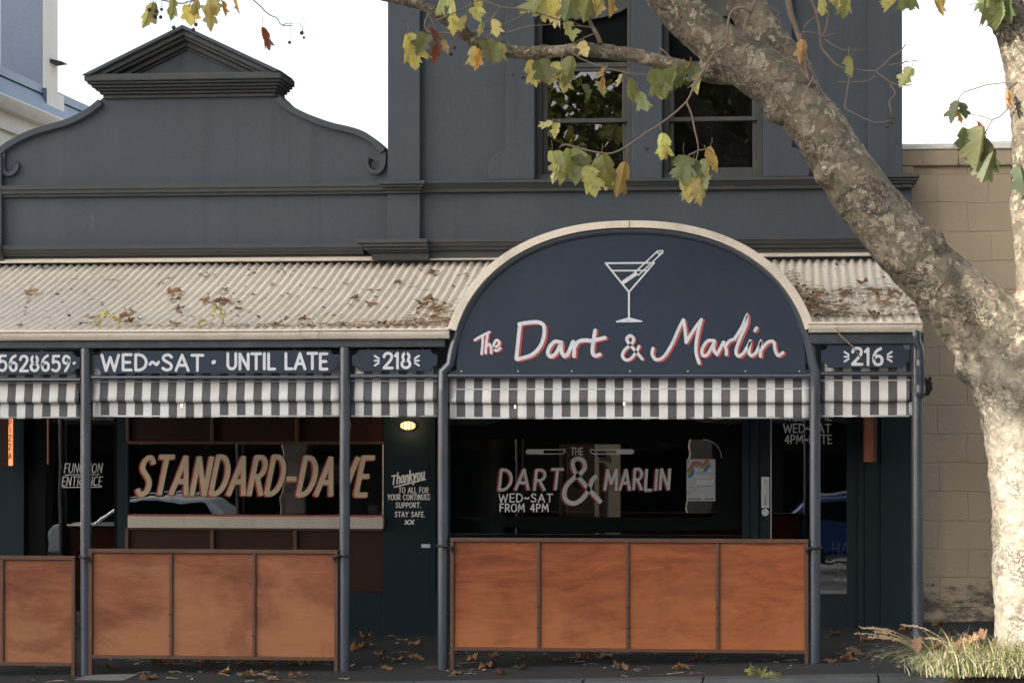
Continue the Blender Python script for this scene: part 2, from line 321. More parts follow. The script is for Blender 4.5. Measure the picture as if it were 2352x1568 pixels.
def bark_mat():
    m, nt, b = nodes('plane_bark')
    g = nt.nodes.new('ShaderNodeNewGeometry'); P0 = g.outputs['Position']
    wv = nt.nodes.new('ShaderNodeTexNoise'); wv.inputs['Scale'].default_value = 7; wv.inputs['Detail'].default_value = 6
    wv.inputs['Roughness'].default_value = 0.6
    nt.links.new(P0, wv.inputs['Vector'])
    vm = nt.nodes.new('ShaderNodeVectorMath'); vm.operation = 'MULTIPLY_ADD'; vm.inputs[1].default_value = (0.24, 0.24, 0.24)
    nt.links.new(wv.outputs['Color'], vm.inputs[0]); nt.links.new(P0, vm.inputs[2])
    def vor(scale, edge=False):
        v = nt.nodes.new('ShaderNodeTexVoronoi'); v.inputs['Scale'].default_value = scale
        if edge: v.feature = 'DISTANCE_TO_EDGE'
        nt.links.new(vm.outputs[0], v.inputs['Vector'])
        if edge: return v.outputs['Distance']
        s = nt.nodes.new('ShaderNodeSeparateColor'); nt.links.new(v.outputs['Color'], s.inputs[0])
        return s.outputs[0], s.outputs[1], s.outputs[2]
    a1, a2, a3 = vor(7.0); b1, b2, b3 = vor(15.0); c1, c2, c3 = vor(34.0)
    zone = nz(nt, P0, 2.6, 4)                    # where the bark is old and flaky / freshly shed
    base = ramp(nt, nz(nt, P0, 6, 7, 0.65), [(0.28, (0.085, 0.066, 0.048)), (0.5, (0.155, 0.125, 0.092)), (0.74, (0.235, 0.195, 0.145))])
    big = ramp(nt, a1, [(0.0, (0.105, 0.100, 0.066)), (0.25, (0.175, 0.145, 0.108)), (0.55, (0.21, 0.178, 0.132)), (0.75, (0.125, 0.108, 0.072)), (0.92, (0.33, 0.295, 0.21))], 'CONSTANT')
    c = mix(nt, 0.65, base, big)
    pm = ramp(nt, b2, [(0.80, (0.0,)), (0.805, (0.85,))], 'CONSTANT')
    c = mix(nt, pm, c, ramp(nt, b1, [(0.0, (0.36, 0.32, 0.23)), (0.4, (0.10, 0.095, 0.06)), (0.68, (0.28, 0.24, 0.18))], 'CONSTANT'))
    cm = ramp(nt, c2, [(0.85, (0.0,)), (0.855, (0.8,))], 'CONSTANT')
    c = mix(nt, cm, c, ramp(nt, c1, [(0.0, (0.15, 0.085, 0.055)), (0.45, (0.40, 0.355, 0.265)), (0.75, (0.09, 0.07, 0.05))], 'CONSTANT'))
    # lower trunk: cream bark plus sunlit paleness mixed into the colour by height
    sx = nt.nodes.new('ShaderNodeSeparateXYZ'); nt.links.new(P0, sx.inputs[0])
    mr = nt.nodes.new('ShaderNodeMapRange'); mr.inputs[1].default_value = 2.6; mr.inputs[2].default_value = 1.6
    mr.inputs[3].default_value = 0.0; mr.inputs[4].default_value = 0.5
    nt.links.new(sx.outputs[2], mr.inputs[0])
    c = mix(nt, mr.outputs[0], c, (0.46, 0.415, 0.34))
    d1, d2, d3 = vor(26.0)
    fz = ramp(nt, nz(nt, P0, 3.4, 5, 0.6), [(0.44, (0.0,)), (0.56, (1.0,))])
    fm = mix(nt, 1.0, ramp(nt, d2, [(0.60, (0.0,)), (0.605, (0.7,))], 'CONSTANT'), fz, 'MULTIPLY')
    c = mix(nt, fm, c, ramp(nt, d1, [(0.0, (0.17, 0.135, 0.095)), (0.35, (0.25, 0.205, 0.15)), (0.7, (0.12, 0.105, 0.07))], 'CONSTANT'))
    # cracks and lifted flake rims
    ed = vor(20.0, True); ez = ramp(nt, zone, [(0.46, (0.0,)), (0.60, (1.0,))])
    el = ramp(nt, ed, [(0.0, (0.8,)), (0.055, (0.0,))])
    em = mix(nt, 1.0, el, ez, 'MULTIPLY')
    c = mix(nt, em, c, (0.055, 0.038, 0.027))
    sp = nz(nt, P0, 55, 5, 0.7)
    c = mix(nt, ramp(nt, sp, [(0.52, (0.0,)), (0.75, (0.55,))]), c, (0.07, 0.052, 0.038))
    nt.links.new(c, b.inputs['Base Color']); b.inputs['Roughness'].default_value = 0.8
    h = mix(nt, 0.35, a2, b3); h = mix(nt, 0.3, h, c3); h = mix(nt, 0.35, h, fm); h = mix(nt, 0.3, h, sp)
    h = mix(nt, mix(nt, 0.6, (0.0, 0.0, 0.0), ez), h, ramp(nt, ed, [(0.0, (0.0,)), (0.09, (1.0,))]))
    bump(nt, b, h, 1.0, 0.020); MATS['plane_bark'] = m
bark_mat()

def leaf_mat(name, dry):
    m = bpy.data.materials.new(name); m.use_nodes = True; nt = m.node_tree
    b = nt.nodes['Principled BSDF']; o = nt.nodes['Material Output']
    if dry:
        oi = nt.nodes.new('ShaderNodeObjectInfo')
        c = ramp(nt, oi.outputs['Random'], [(0.0, (0.26, 0.145, 0.075)), (0.35, (0.17, 0.085, 0.045)), (0.6, (0.34, 0.21, 0.12)), (0.8, (0.12, 0.06, 0.035)), (1.0, (0.30, 0.15, 0.07))])
    else:
        at = nt.nodes.new('ShaderNodeVertexColor'); at.layer_name = 'Col'; c = at.outputs[0]
    p = pos(nt); n = nz(nt, p, 30, 4)
    c2 = mix(nt, ramp(nt, n, [(0.5, (0.0,)), (0.75, (0.55,))]), c, (0.20, 0.115, 0.045))
    nt.links.new(c2, b.inputs['Base Color']); b.inputs['Roughness'].default_value = 0.55
    tr = nt.nodes.new('ShaderNodeBsdfTranslucent'); tc = mix(nt, 1.0, c2, (1.6, 1.5, 0.8), 'MULTIPLY')
    nt.links.new(tc, tr.inputs[0])
    mx = nt.nodes.new('ShaderNodeMixShader'); mx.inputs[0].default_value = 0.2 if dry else 0.58
    nt.links.new(b.outputs[0], mx.inputs[1]); nt.links.new(tr.outputs[0], mx.inputs[2]); nt.links.new(mx.outputs[0], o.inputs[0])
    MATS[name] = m
leaf_mat('plane_leaf', False); leaf_mat('dry_leaf', True)

def vcol_mat(name):
    m, nt, b = nodes(name)
    at = nt.nodes.new('ShaderNodeVertexColor'); at.layer_name = 'Col'
    nt.links.new(at.outputs[0], b.inputs['Base Color']); b.inputs['Roughness'].default_value = 0.7
    MATS[name] = m
vcol_mat('grass_blade'); vcol_mat('litter'); vcol_mat('printed_paper')

# ------------------------------------------------------------------ object helpers
WL = {}           # world location of every object used as a parent
def tag(o, label=None, cat=None, group=None, kind=None):
    if label: o['label'] = label
    if cat: o['category'] = cat
    if group: o['group'] = group
    if kind: o['kind'] = kind
    return o
def thing(name, loc, label, cat, group=None):
    o = bpy.data.objects.new(name, None); o.empty_display_size = 0.2
    o.location = loc; COL.objects.link(o); WL[o.name] = Vector(loc)
    return tag(o, label, cat, group)

class MB:
    def __init__(s): s.v = []; s.f = []; s.c = []; s.cur = None
    def add(s, vs, fs):
        k = len(s.v); s.v += [tuple(p) for p in vs]
        for f in fs: s.f.append([k + i for i in f]); s.c.append(s.cur)
        return s
    def box(s, x0, x1, y0, y1, z0, z1):
        x0, x1 = min(x0, x1), max(x0, x1); y0, y1 = min(y0, y1), max(y0, y1); z0, z1 = min(z0, z1), max(z0, z1)
        return s.add([(x0, y0, z0), (x1, y0, z0), (x1, y1, z0), (x0, y1, z0), (x0, y0, z1), (x1, y0, z1), (x1, y1, z1), (x0, y1, z1)],
                     [(0, 3, 2, 1), (4, 5, 6, 7), (0, 1, 5, 4), (1, 2, 6, 5), (2, 3, 7, 6), (3, 0, 4, 7)])
    def pbox(s, px0, py0, px1, py1, Y, d, ref=None):
        # box whose front face fills a pixel rectangle on plane Y, running d back
        ref = (px0 + px1) / 2 if ref is None else ref
        return s.box(X(px0, Y), X(px1, Y), Y, Y + d, Z(py1, Y, ref), Z(py0, Y, ref))
    def prism(s, poly, y0, y1):
        # poly: list of (x, z), extruded from y0 (front) to y1
        n = len(poly)
        ar = sum(poly[i][0] * poly[(i + 1) % n][1] - poly[(i + 1) % n][0] * poly[i][1] for i in range(n))
        if ar < 0: poly = poly[::-1]
        tri = geometry.tessellate_polygon([[Vector((p[0], p[1], 0)) for p in poly]])
        vs = [(p[0], y0, p[1]) for p in poly] + [(p[0], y1, p[1]) for p in poly]
        fs = []
        for t in tri:
            a, b, c = (Vector((*poly[i], 0)) for i in t)
            if (b - a).cross(c - a).z < 0: t = t[::-1]
            fs.append(tuple(t)); fs.append(tuple(n + i for i in reversed(t)))
        for i in range(n):
            j = (i + 1) % n; fs.append((j, i, n + i, n + j))
        return s.add(vs, fs)
    def sweep_x(s, prof, x0, x1, caps=True, nseg=1):
        # prof: closed (y, z) outline
        n = len(prof); vs = []; fs = []
        for k in range(nseg + 1):
            x = x0 + (x1 - x0) * k / nseg
            vs += [(x, p[0], p[1]) for p in prof]
        for k in range(nseg):
            for i in range(n):
                j = (i + 1) % n; fs.append((k * n + i, k * n + j, (k + 1) * n + j, (k + 1) * n + i))
        if caps:
            tri = geometry.tessellate_polygon([[Vector((p[0], p[1], 0)) for p in prof]])
            for t in tri: fs.append(tuple(t)); fs.append(tuple(nseg * n + i for i in reversed(t)))
        return s.add(vs, fs)
    def tube(s, pts, rad, n=12, caps=True):
        pts = [Vector(p) for p in pts]
        if not hasattr(rad, '__len__'): rad = [rad] * len(pts)
        vs = []; fs = []; up = None
        for i, p in enumerate(pts):
            a = pts[max(0, i - 1)]; b = pts[min(len(pts) - 1, i + 1)]
            t = (b - a).normalized()
            if up is None:
                up = Vector((0, 0, 1)) if abs(t.z) < 0.9 else Vector((0, -1, 0))
            side = t.cross(up).normalized(); up = side.cross(t).normalized()
            for k in range(n):
                an = 2 * math.pi * k / n
                vs.append(p + (side * math.cos(an) + up * math.sin(an)) * rad[i])
        for i in range(len(pts) - 1):
            for k in range(n):
                l = (k + 1) % n
                fs.append((i * n + k, i * n + l, (i + 1) * n + l, (i + 1) * n + k))
        if caps: fs.append(tuple(range(n))[::-1]); fs.append(tuple((len(pts) - 1) * n + k for k in range(n)))
        return s.add(vs, fs)
    def ball(s, c, r, n=10, m=7, sc=(1, 1, 1)):
        vs = []; fs = []
        for j in range(m + 1):
            ph = math.pi * j / m
            for k in range(n):
                a = 2 * math.pi * k / n
                vs.append((c[0] + r * sc[0] * math.sin(ph) * math.cos(a), c[1] + r * sc[1] * math.sin(ph) * math.sin(a), c[2] + r * sc[2] * math.cos(ph)))
        for j in range(m):
            for k in range(n):
                l = (k + 1) % n; fs.append((j * n + k, (j + 1) * n + k, (j + 1) * n + l, j * n + l))
        return s.add(vs, fs)
    def build(s, name, mat, parent=None, smooth=False, bevel=0.0, label=None, cat=None, group=None, kind=None, auto=None):
        if parent is None:
            xs = [p[0] for p in s.v]; ys = [p[1] for p in s.v]; zs = [p[2] for p in s.v]
            o0 = Vector(((min(xs) + max(xs)) / 2, (min(ys) + max(ys)) / 2, min(zs)))
        else: o0 = WL[parent.name]
        me = bpy.data.meshes.new(name)
        me.from_pydata([(p[0] - o0.x, p[1] - o0.y, p[2] - o0.z) for p in s.v], [], s.f)
        if any(c is not None for c in s.c):
            ca = me.color_attributes.new('Col', 'FLOAT_COLOR', 'CORNER'); i = 0
            for f, c in zip(s.f, s.c):
                for _ in f: ca.data[i].color = (*(c or (0.5, 0.5, 0.5)), 1); i += 1
        me.materials.append(MATS[mat]); me.validate(); me.update()
        if smooth:
            for p in me.polygons: p.use_smooth = True
        if auto: me.set_sharp_from_angle(angle=R(auto))
        o = bpy.data.objects.new(name, me); COL.objects.link(o); WL[o.name] = o0
        if parent is None: o.location = o0
        else: o.parent = parent
        if bevel:
            bm = o.modifiers.new('bevel', 'BEVEL'); bm.width = bevel; bm.segments = 2; bm.limit_method = 'ANGLE'; bm.angle_limit = R(35)
        return tag(o, label, cat, group, kind)

# ------------------------------------------------------------------ painted lettering
def catmull(pts, n=6, closed=False):
    if len(pts) < 3: return pts
    out = []
    for i in range(len(pts) - 1):
        p0 = pts[max(0, i - 1)]; p1 = pts[i]; p2 = pts[i + 1]; p3 = pts[min(len(pts) - 1, i + 2)]
        for k in range(n):
            t = k / n
            out.append(tuple(0.5 * (2 * p1[j] + (p2[j] - p0[j]) * t + (2 * p0[j] - 5 * p1[j] + 4 * p2[j] - p3[j]) * t * t + (3 * p1[j] - p0[j] - 3 * p2[j] + p3[j]) * t ** 3) for j in (0, 1)))
    out.append(tuple(pts[-1])); return out
def arc(cx, cy, rx, ry, a0, a1, n=14):
    return [(cx + rx * math.cos(R(a0 + (a1 - a0) * i / n)), cy + ry * math.sin(R(a0 + (a1 - a0) * i / n))) for i in range(n + 1)]
# glyph = (width, [strokes]); baseline 0, cap height 1
GL = {
 'A': (.72, [[(0, 0), (.36, 1)], [(.36, 1), (.72, 0)], [(.14, .34), (.58, .34)]]),
 'C': (.62, [arc(.36, .5, .36, .5, 50, 310)]),
 'D': (.66, [[(.04, 0), (.04, 1)], [(.04, 1), (.2, 1)] + arc(.2, .5, .46, .5, 88, -88) + [(.04, 0)]]),
 'E': (.52, [[(.04, 0), (.04, 1)], [(.04, 1), (.52, 1)], [(.04, .5), (.44, .5)], [(.04, 0), (.52, 0)]]),
 'F': (.50, [[(.04, 0), (.04, 1)], [(.04, 1), (.50, 1)], [(.04, .52), (.42, .52)]]),
 'H': (.66, [[(.04, 0), (.04, 1)], [(.62, 0), (.62, 1)], [(.04, .5), (.62, .5)]]),
 'I': (.10, [[(.05, 0), (.05, 1)]]),
 'K': (.62, [[(.04, 0), (.04, 1)], [(.58, 1), (.06, .42)], [(.24, .6), (.6, 0)]]),
 'L': (.48, [[(.04, 1), (.04, 0)], [(.04, 0), (.48, 0)]]),
 'M': (.84, [[(.02, 0), (.1, 1)], [(.1, 1), (.42, .3)], [(.42, .3), (.74, 1)], [(.74, 1), (.82, 0)]]),
 'N': (.68, [[(.04, 0), (.04, 1)], [(.04, 1), (.64, 0)], [(.64, 0), (.64, 1)]]),
 'O': (.74, [arc(.37, .5, .36, .5, 90, 450, 24)]),
 'P': (.56, [[(.04, 0), (.04, 1)], [(.04, 1), (.24, 1)] + arc(.26, .73, .28, .27, 88, -88) + [(.04, .46)]]),
 'R': (.60, [[(.04, 0), (.04, 1)], [(.04, 1), (.24, 1)] + arc(.26, .74, .28, .26, 88, -88) + [(.04, .48)], [(.26, .48), (.6, 0)]]),
 'S': (.58, [catmull([(.54, .84), (.42, .97), (.22, .98), (.07, .85), (.08, .68), (.27, .54), (.47, .40), (.54, .22), (.44, .05), (.22, 0), (.03, .12)], 4)]),
 'T': (.64, [[(0, 1), (.64, 1)], [(.32, 1), (.32, 0)]]),
 'U': (.66, [[(.04, 1), (.04, .32)] + arc(.33, .3, .29, .3, 180, 360) + [(.62, 1)]]),
 'V': (.70, [[(0, 1), (.35, 0)], [(.35, 0), (.70, 1)]]),
 'W': (.98, [[(0, 1), (.24, 0)], [(.24, 0), (.49, .85)], [(.49, .85), (.74, 0)], [(.74, 0), (.98, 1)]]),
 'X': (.62, [[(0, 1), (.62, 0)], [(0, 0), (.62, 1)]]),
 'Y': (.66, [[(0, 1), (.33, .48)], [(.66, 1), (.33, .48)], [(.33, .48), (.33, 0)]]),
 'Z': (.58, [[(.02, 1), (.56, 1)], [(.56, 1), (.02, 0)], [(.02, 0), (.58, 0)]]),
 '0': (.56, [arc(.28, .5, .26, .5, 90, 450, 22)]),
 '1': (.22, [[(.0, .82), (.14, 1)], [(.14, 1), (.14, 0)]]),
 '2': (.54, [catmull([(.03, .76), (.1, .93), (.28, 1), (.46, .92), (.5, .72), (.38, .46), (.03, .02)], 5), [(.03, 0), (.54, 0)]]),
 '3': (.50, [catmull([(.03, .9), (.22, 1), (.43, .9), (.43, .66), (.2, .53)], 5), catmull([(.2, .53), (.46, .42), (.48, .14), (.25, 0), (.02, .1)], 5)]),
 '4': (.58, [[(.42, 0), (.42, 1)], [(.42, 1), (.02, .32)], [(.02, .32), (.58, .32)]]),
 '5': (.52, [[(.48, 1), (.1, 1)], [(.1, 1), (.07, .56)], catmull([(.07, .56), (.28, .64), (.49, .5), (.49, .18), (.28, 0), (.03, .08)], 5)]),
 '6': (.52, [catmull([(.42, 1), (.18, .82), (.05, .45), (.1, .1), (.27, 0), (.46, .1), (.48, .4), (.3, .55), (.08, .42)], 5)]),
 '8': (.52, [arc(.26, .75, .20, .25, 90, 450, 18), arc(.26, .26, .25, .26, 90, 450, 18)]),
 '9': (.50, [catmull([(.44, .72), (.3, .52), (.1, .56), (.05, .8), (.2, 1), (.42, .92), (.46, .7), (.36, .3), (.18, 0)], 5)]),
 '.': (.12, [[(.05, .02), (.07, .04)]]), ',': (.14, [[(.08, .06), (.02, -.14)]]),
 '*': (.16, [[(.06, .48), (.10, .52)]]), '-': (.40, [[(.02, .42), (.38, .42)]]), '~': (.50, [catmull([(0, .38), (.12, .52), (.25, .46), (.38, .36), (.5, .52)], 4)]),
 '?': (.44, [catmull([(.02, .82), (.2, 1), (.42, .86), (.36, .62), (.2, .48), (.18, .3)], 5), [(.17, .03), (.19, .05)]]),
 ' ': (.34, []),
 'a': (.50, [catmull([(.44, .58), (.2, .64), (.03, .34), (.12, .02), (.34, .12), (.44, .5)], 5), [(.44, .62), (.43, .15), (.52, .02)]]),
 'h': (.48, [[(.08, 1), (.05, 0)], catmull([(.06, .35), (.22, .62), (.42, .55), (.44, 0)], 5)]),
 'n': (.48, [[(.06, .62), (.05, 0)], catmull([(.06, .35), (.22, .62), (.42, .55), (.44, 0)], 5)]),
 'k': (.46, [[(.06, 1), (.05, 0)], [(.42, .62), (.08, .28)], [(.18, .36), (.46, 0)]]),
 'o': (.48, [arc(.24, .31, .21, .31, 90, 450, 16)]), 'e': (.46, [catmull([(.06, .34), (.4, .36), (.36, .6), (.14, .58), (.05, .3), (.18, .02), (.42, .1)], 5)]),
 'u': (.48, [catmull([(.05, .62), (.07, .15), (.22, .02), (.4, .2), (.43, .62)], 5), [(.43, .6), (.46, 0)]]),
 'w': (.66, [[(.02, .62), (.16, 0)], [(.16, 0), (.32, .5)], [(.32, .5), (.48, 0)], [(.48, 0), (.64, .62)]]),
 'y': (.46, [[(.04, .62), (.22, .08)], [(.44, .62), (.08, -.36)]]),
}
LAYER = [0]
def stroke(mb, pts, w, Y, round_cap=True, world=False, ext=0.0):
    """flat painted stroke on plane Y, pts in pixels (or world x,z), w likewise"""
    if not world:
        k = mpp(Y, pts[0][0]); pts = [(lambda q: (q.x, q.z))(P(p[0], p[1], Y)) for p in pts]; w *= k
    LAYER[0] = (LAYER[0] + 1) % 9
    y = Y - 0.00012 * LAYER[0]
    q = [Vector(p) for p in pts]
    q2 = [q[0]]
    for p in q[1:]:
        if (p - q2[-1]).length > w * 0.02: q2.append(p)
    q = q2
    if len(q) < 2: q.append(q[0] + Vector((w * .05, 0)))
    if ext:
        q[0] = q[0] + (q[0] - q[1]).normalized() * ext * w; q[-1] = q[-1] + (q[-1] - q[-2]).normalized() * ext * w
    h = w / 2; L = []; Rr = []
    for i in range(len(q)):
        d0 = (q[i] - q[i - 1]).normalized() if i > 0 else (q[1] - q[0]).normalized()
        d1 = (q[i + 1] - q[i]).normalized() if i < len(q) - 1 else d0
        n0 = Vector((-d0.y, d0.x)); n1 = Vector((-d1.y, d1.x)); n = n0 + n1
        n = n.normalized() if n.length > 1e-3 else n0
        m = h / max(0.55, n.dot(n0))
        L.append(q[i] + n * m); Rr.append(q[i] - n * m)
    vs = [(p.x, y, p.y) for p in L] + [(p.x, y, p.y) for p in Rr]; n = len(q)
    fs = [(i, n + i, n + i + 1, i + 1) for i in range(n - 1)]
    mb.add(vs, fs)
    if round_cap:
        for e, d in ((0, q[0] - q[1]), (n - 1, q[-1] - q[-2])):
            d = d.normalized(); a0 = math.atan2(d.y, d.x)
            pv = [(q[e].x + h * math.cos(a0 + R(a)), y, q[e].y + h * math.sin(a0 + R(a))) for a in range(-90, 91, 30)]
            mb.add(pv, [tuple(range(len(pv)))])
    return mb
def text(mb, s, box, Y, w, slant=0.0, gap=0.16, round_cap=True, ext=0.0, off=(0, 0), rise=0.0):
    x0, y0, x1, y1 = box; H = y1 - y0
    tot = sum(GL[c][0] for c in s) + gap * (len(s) - 1) + slant
    k = (x1 - x0) / tot; x = 0
    rn = random.Random(hash(s) % 1000 if False else sum(map(ord, s)))
    for c in s:
        gw, st = GL[c]; jy = rn.uniform(-.02, .02)
        for t in st:
            stroke(mb, [(x0 + off[0] + (x + p[0] + slant * p[1]) * k, y1 + off[1] - (p[1] + jy) * H - rise * (x + p[0]) / tot) for p in t], w, Y, round_cap, ext=ext)
        x += gw + gap
    return mb
# =================================================================== SETTING
def sheet(name, pts, mat):
    mb = MB(); mb.add(pts, [tuple(range(len(pts)))] if len(pts) < 5 else [])
    return mb
x0, x1 = -40, 40
mb = MB()
mb.add([(x0, KERBY, G(x0, KERBY)), (x1, KERBY, G(x1, KERBY)), (x1, 14, G(x1, 14)), (x0, 14, G(x0, 14))], [(0, 1, 2, 3)])
mb.build('footpath', 'asphalt_footpath', kind='structure')
# bluestone kerb: separate stones butted together
mb = MB(); xx = -12.0; rn = random.Random(3)
while xx < 8:
    L = rn.choice((0.9, 1.1, 1.3)); a, b = xx + 0.006, xx + L - 0.006
    ks = []
    for x in (a, b):
        top = G(x, KERBY) + 0.012
        ks += [(x, KERBY - 0.26, top - 0.3), (x, KERBY - 0.26, top - 0.035), (x, KERBY - 0.235, top - 0.004), (x, KERBY - 0.03, top), (x, KERBY + 0.012, top - 0.02), (x, KERBY + 0.012, top - 0.3)]
    n = 6
    mb.add(ks, [tuple(range(n))[::-1], tuple(range(n, 2 * n))] + [(i, (i + 1) % n, n + (i + 1) % n, n + i) for i in range(n)])
    xx += L
mb.build('kerb', 'bluestone', kind='structure', bevel=0.008)
ROADSL = 0.034
def RZ(x, y): return G(x, KERBY) - 0.15 + (y - (KERBY - 0.26)) * ROADSL
mb = MB(); ys = [KERBY - 0.26 + 0.003, -12, -24, -34]
mb.add([(x, y, RZ(x, y)) for y in ys for x in (x0, x1)], [(2 * i, 2 * i + 2, 2 * i + 3, 2 * i + 1) for i in range(3)])
mb.build('road', 'road_asphalt', kind='structure')
mb = MB(); mb.add([(-300, -34, RZ(0, -34) - .05), (300, -34, RZ(0, -34) - .05), (300, -300, -3), (-300, -300, -3)], [(0, 3, 2, 1)])
mb.build('far_ground', 'road_asphalt', kind='structure')
mb = MB(); mb.add([(-300, 13.9, -1), (300, 13.9, -1), (300, 400, -1), (-300, 400, -1)], [(0, 1, 2, 3)])
mb.build('back_ground', 'yard_cream', kind='structure')
# pale concrete patch let into the footpath beside the left post
c = [on_ground(*p) for p in ((168, 1562), (205, 1549), (318, 1548), (282, 1563))]
MB().add([(p.x, p.y, p.z + 0.004) for p in c], [(0, 1, 2, 3)]).build('concrete_patch', 'concrete_patch', kind='structure')

# =================================================================== PARAPET BUILDING (left)
YL, YR = F + 0.05, F            # left parapet face, right building face
LREF, RREF = 450, 1450
FL = G(-4, F) - 0.1
zl = lambda py: Z(py, YL, LREF)
zr = lambda py: Z(py, YR, RREF)
LB = thing('shop_building', (X(450, YL), YL, G(X(450, YL), YL)), 'single storey charcoal painted shop with curved scroll parapet and triangular pediment', 'building')
left_curve = [(-6, 352), (0, 343), (12, 333), (30, 322), (52, 310), (80, 299), (112, 289), (145, 280), (170, 270), (195, 257), (215, 243), (240, 222)]
right_curve = [(640, 216), (655, 233), (672, 246), (700, 261), (735, 275), (765, 285), (800, 293), (830, 302), (852, 314), (872, 330), (888, 346)]
lc = catmull(left_curve, 4); rc = catmull(right_curve, 4)
XE = -260                      # the building runs on beyond the left edge of the picture
poly = [(XE, 352)] + lc + rc + [(891, 348), (891, 900), (XE, 900)]
w = lambda pts, Y: [(lambda q: (q.x, q.z))(P(a, b, Y)) for a, b in pts]
mb = MB().prism(w(poly, YL), YL, YL + 0.32); mb.build('parapet_wall', 'wall_paint', LB, auto=30)
# raised coping following the curve and rolling into the scrolls
def band(curve, wd, Y, d, y1=None, inner=None):
    mb = MB(); L = []; Q = [Vector(c) for c in curve]
    for i, q in enumerate(Q):
        a = Q[max(0, i - 1)]; b = Q[min(len(Q) - 1, i + 1)]; t = (b - a).normalized()
        n = Vector((-t.y, t.x)); ww = wd[i] if hasattr(wd, '__len__') else wd
        L.append((q, q + n * ww))
    vs = []; n = len(L)
    for a, b in L:
        pa = P(a.x, a.y, Y); pb = P(b.x, b.y, Y)
        vs += [(pa.x, Y - d, pa.z), (pb.x, Y - d, pb.z), (pa.x, Y + (y1 or 0.002), pa.z), (pb.x, Y + (y1 or 0.002), pb.z)]
    fs = []
    for i in range(n - 1):
        k, m = 4 * i, 4 * i + 4
        fs += [(k, k + 1, m + 1, m), (k + 2, m + 2, m + 3, k + 3), (k, m, m + 2, k + 2), (k + 1, k + 3, m + 3, m + 1)]
    fs += [(0, 2, 3, 1), (4 * n - 4, 4 * n - 3, 4 * n - 1, 4 * n - 2)]
    return mb.add(vs, fs)
cl = [(a, b - 2) for a, b in lc[:-2]]
cr = [(a, b - 2) for a, b in rc[2:]]
band(cl, 15, YL, 0.055, 0.34).build('coping', 'wall_paint', LB, auto=40, bevel=0.008)
band(cr, 15, YL, 0.055, 0.34).build('coping', 'wall_paint', LB, auto=40, bevel=0.008)
# scrolls
sr = catmull([(882, 340), (888, 355), (887, 375), (881, 392), (868, 401), (852, 398), (842, 386), (840, 372), (846, 363), (855, 365)], 5)
sl_ = catmull([(3, 345), (2, 360), (1, 378), (6, 396), (17, 405), (31, 403), (42, 393), (46, 380), (42, 371), (35, 372)], 5)
taper = lambda n, a, b: [a + (b - a) * i / (n - 1) for i in range(n)]
sl_ = [(a, b) for a, b in sl_]
band(sr, [13 - 6.5 * i / len(sr) for i in range(len(sr))], YL, 0.04).build('scroll', 'wall_paint', LB, auto=40, bevel=0.006)
band(sl_, [-12 + 5.5 * i / len(sl_) for i in range(len(sl_))], YL, 0.04).build('scroll', 'wall_paint', LB, auto=40, bevel=0.006)
# end pier at the left edge
mb = MB().pbox(-62, 352, 3, 900, YL - 0.07, 0.07, LREF); mb.build('pier', 'wall_paint', LB, bevel=0.006)
# string mouldings: closed (y, z) outlines swept along the wall
def cornice(name, x0, x1, zt, prof, Y, parent, returns=(0, 0), mat='moulding_paint'):
    # prof: list of (projection, drop) from top outward to the bottom
    mb = MB()
    p = [(Y + 0.01, zt)] + [(Y - a, zt - b) for a, b in prof] + [(Y + 0.01, zt - prof[-1][1])]
    mb.sweep_x(p, x0, x1)
    for s, xx in ((0, x0), (1, x1)):
        pass
    return mb.build(name, mat, parent, auto=30)
m_ = mpp(YL, LREF)
STR = [(0.085, 0.0), (0.085, 9 * m_), (0.070, 10 * m_), (0.068, 18 * m_), (0.045, 20 * m_), (0.042, 25 * m_), (0.0, 28 * m_)]
LOW = [(0.12, 0.0), (0.12, 9 * m_), (0.105, 10 * m_), (0.095, 16 * m_), (0.07, 20 * m_), (0.065, 23 * m_), (0.03, 25 * m_), (0.03, 40 * m_)]
cornice('string_course', X(6, YL), X(892, YL), zl(424), STR, YL, LB)
cornice('string_course', X(XE, YL), X(-6, YL) - .03, zl(424), STR, YL - 0.03, LB)
cornice('lower_cornice', X(14, YL), X(838, YL), zl(563), LOW, YL, LB)
cornice('lower_cornice', X(-80, YL), X(13, YL), zl(561), [(a + 0.06, b) for a, b in LOW], YL, LB)
# pediment
PD = thing
mb = MB(); yF = YL - 0.20
def step_corn(tops):  # stacked mouldings growing outward towards the top: (px0, px1, py_top, py_bottom, projection)
    for a, b, t, bt, pr in tops:
        mb.box(X(a, YL), X(b, YL), YL - pr, YL + 0.34 + pr * .5, zl(bt), zl(t))
step_corn([(207, 656, 174, 190, 0.21), (212, 652, 190.5, 196, 0.185), (219, 647, 196.5, 203, 0.15), (226, 642, 203.5, 209, 0.115), (233, 637, 209.5, 216, 0.075), (239, 634, 216.5, 225, 0.04)])
mb.build('pediment_cornice', 'moulding_paint', LB, bevel=0.012)
ap = (432, 66); bl = (203, 180); br_ = (659, 172)
w3 = lambda pts, Y: [(lambda q: (q.x, q.z))(P(a, b, YL)) for a, b in pts]
MB().prism(w3([(240, 180), (432, 90), (622, 173)], YL), YL - 0.02, YL + 0.34).build('tympanum', 'wall_paint', LB)
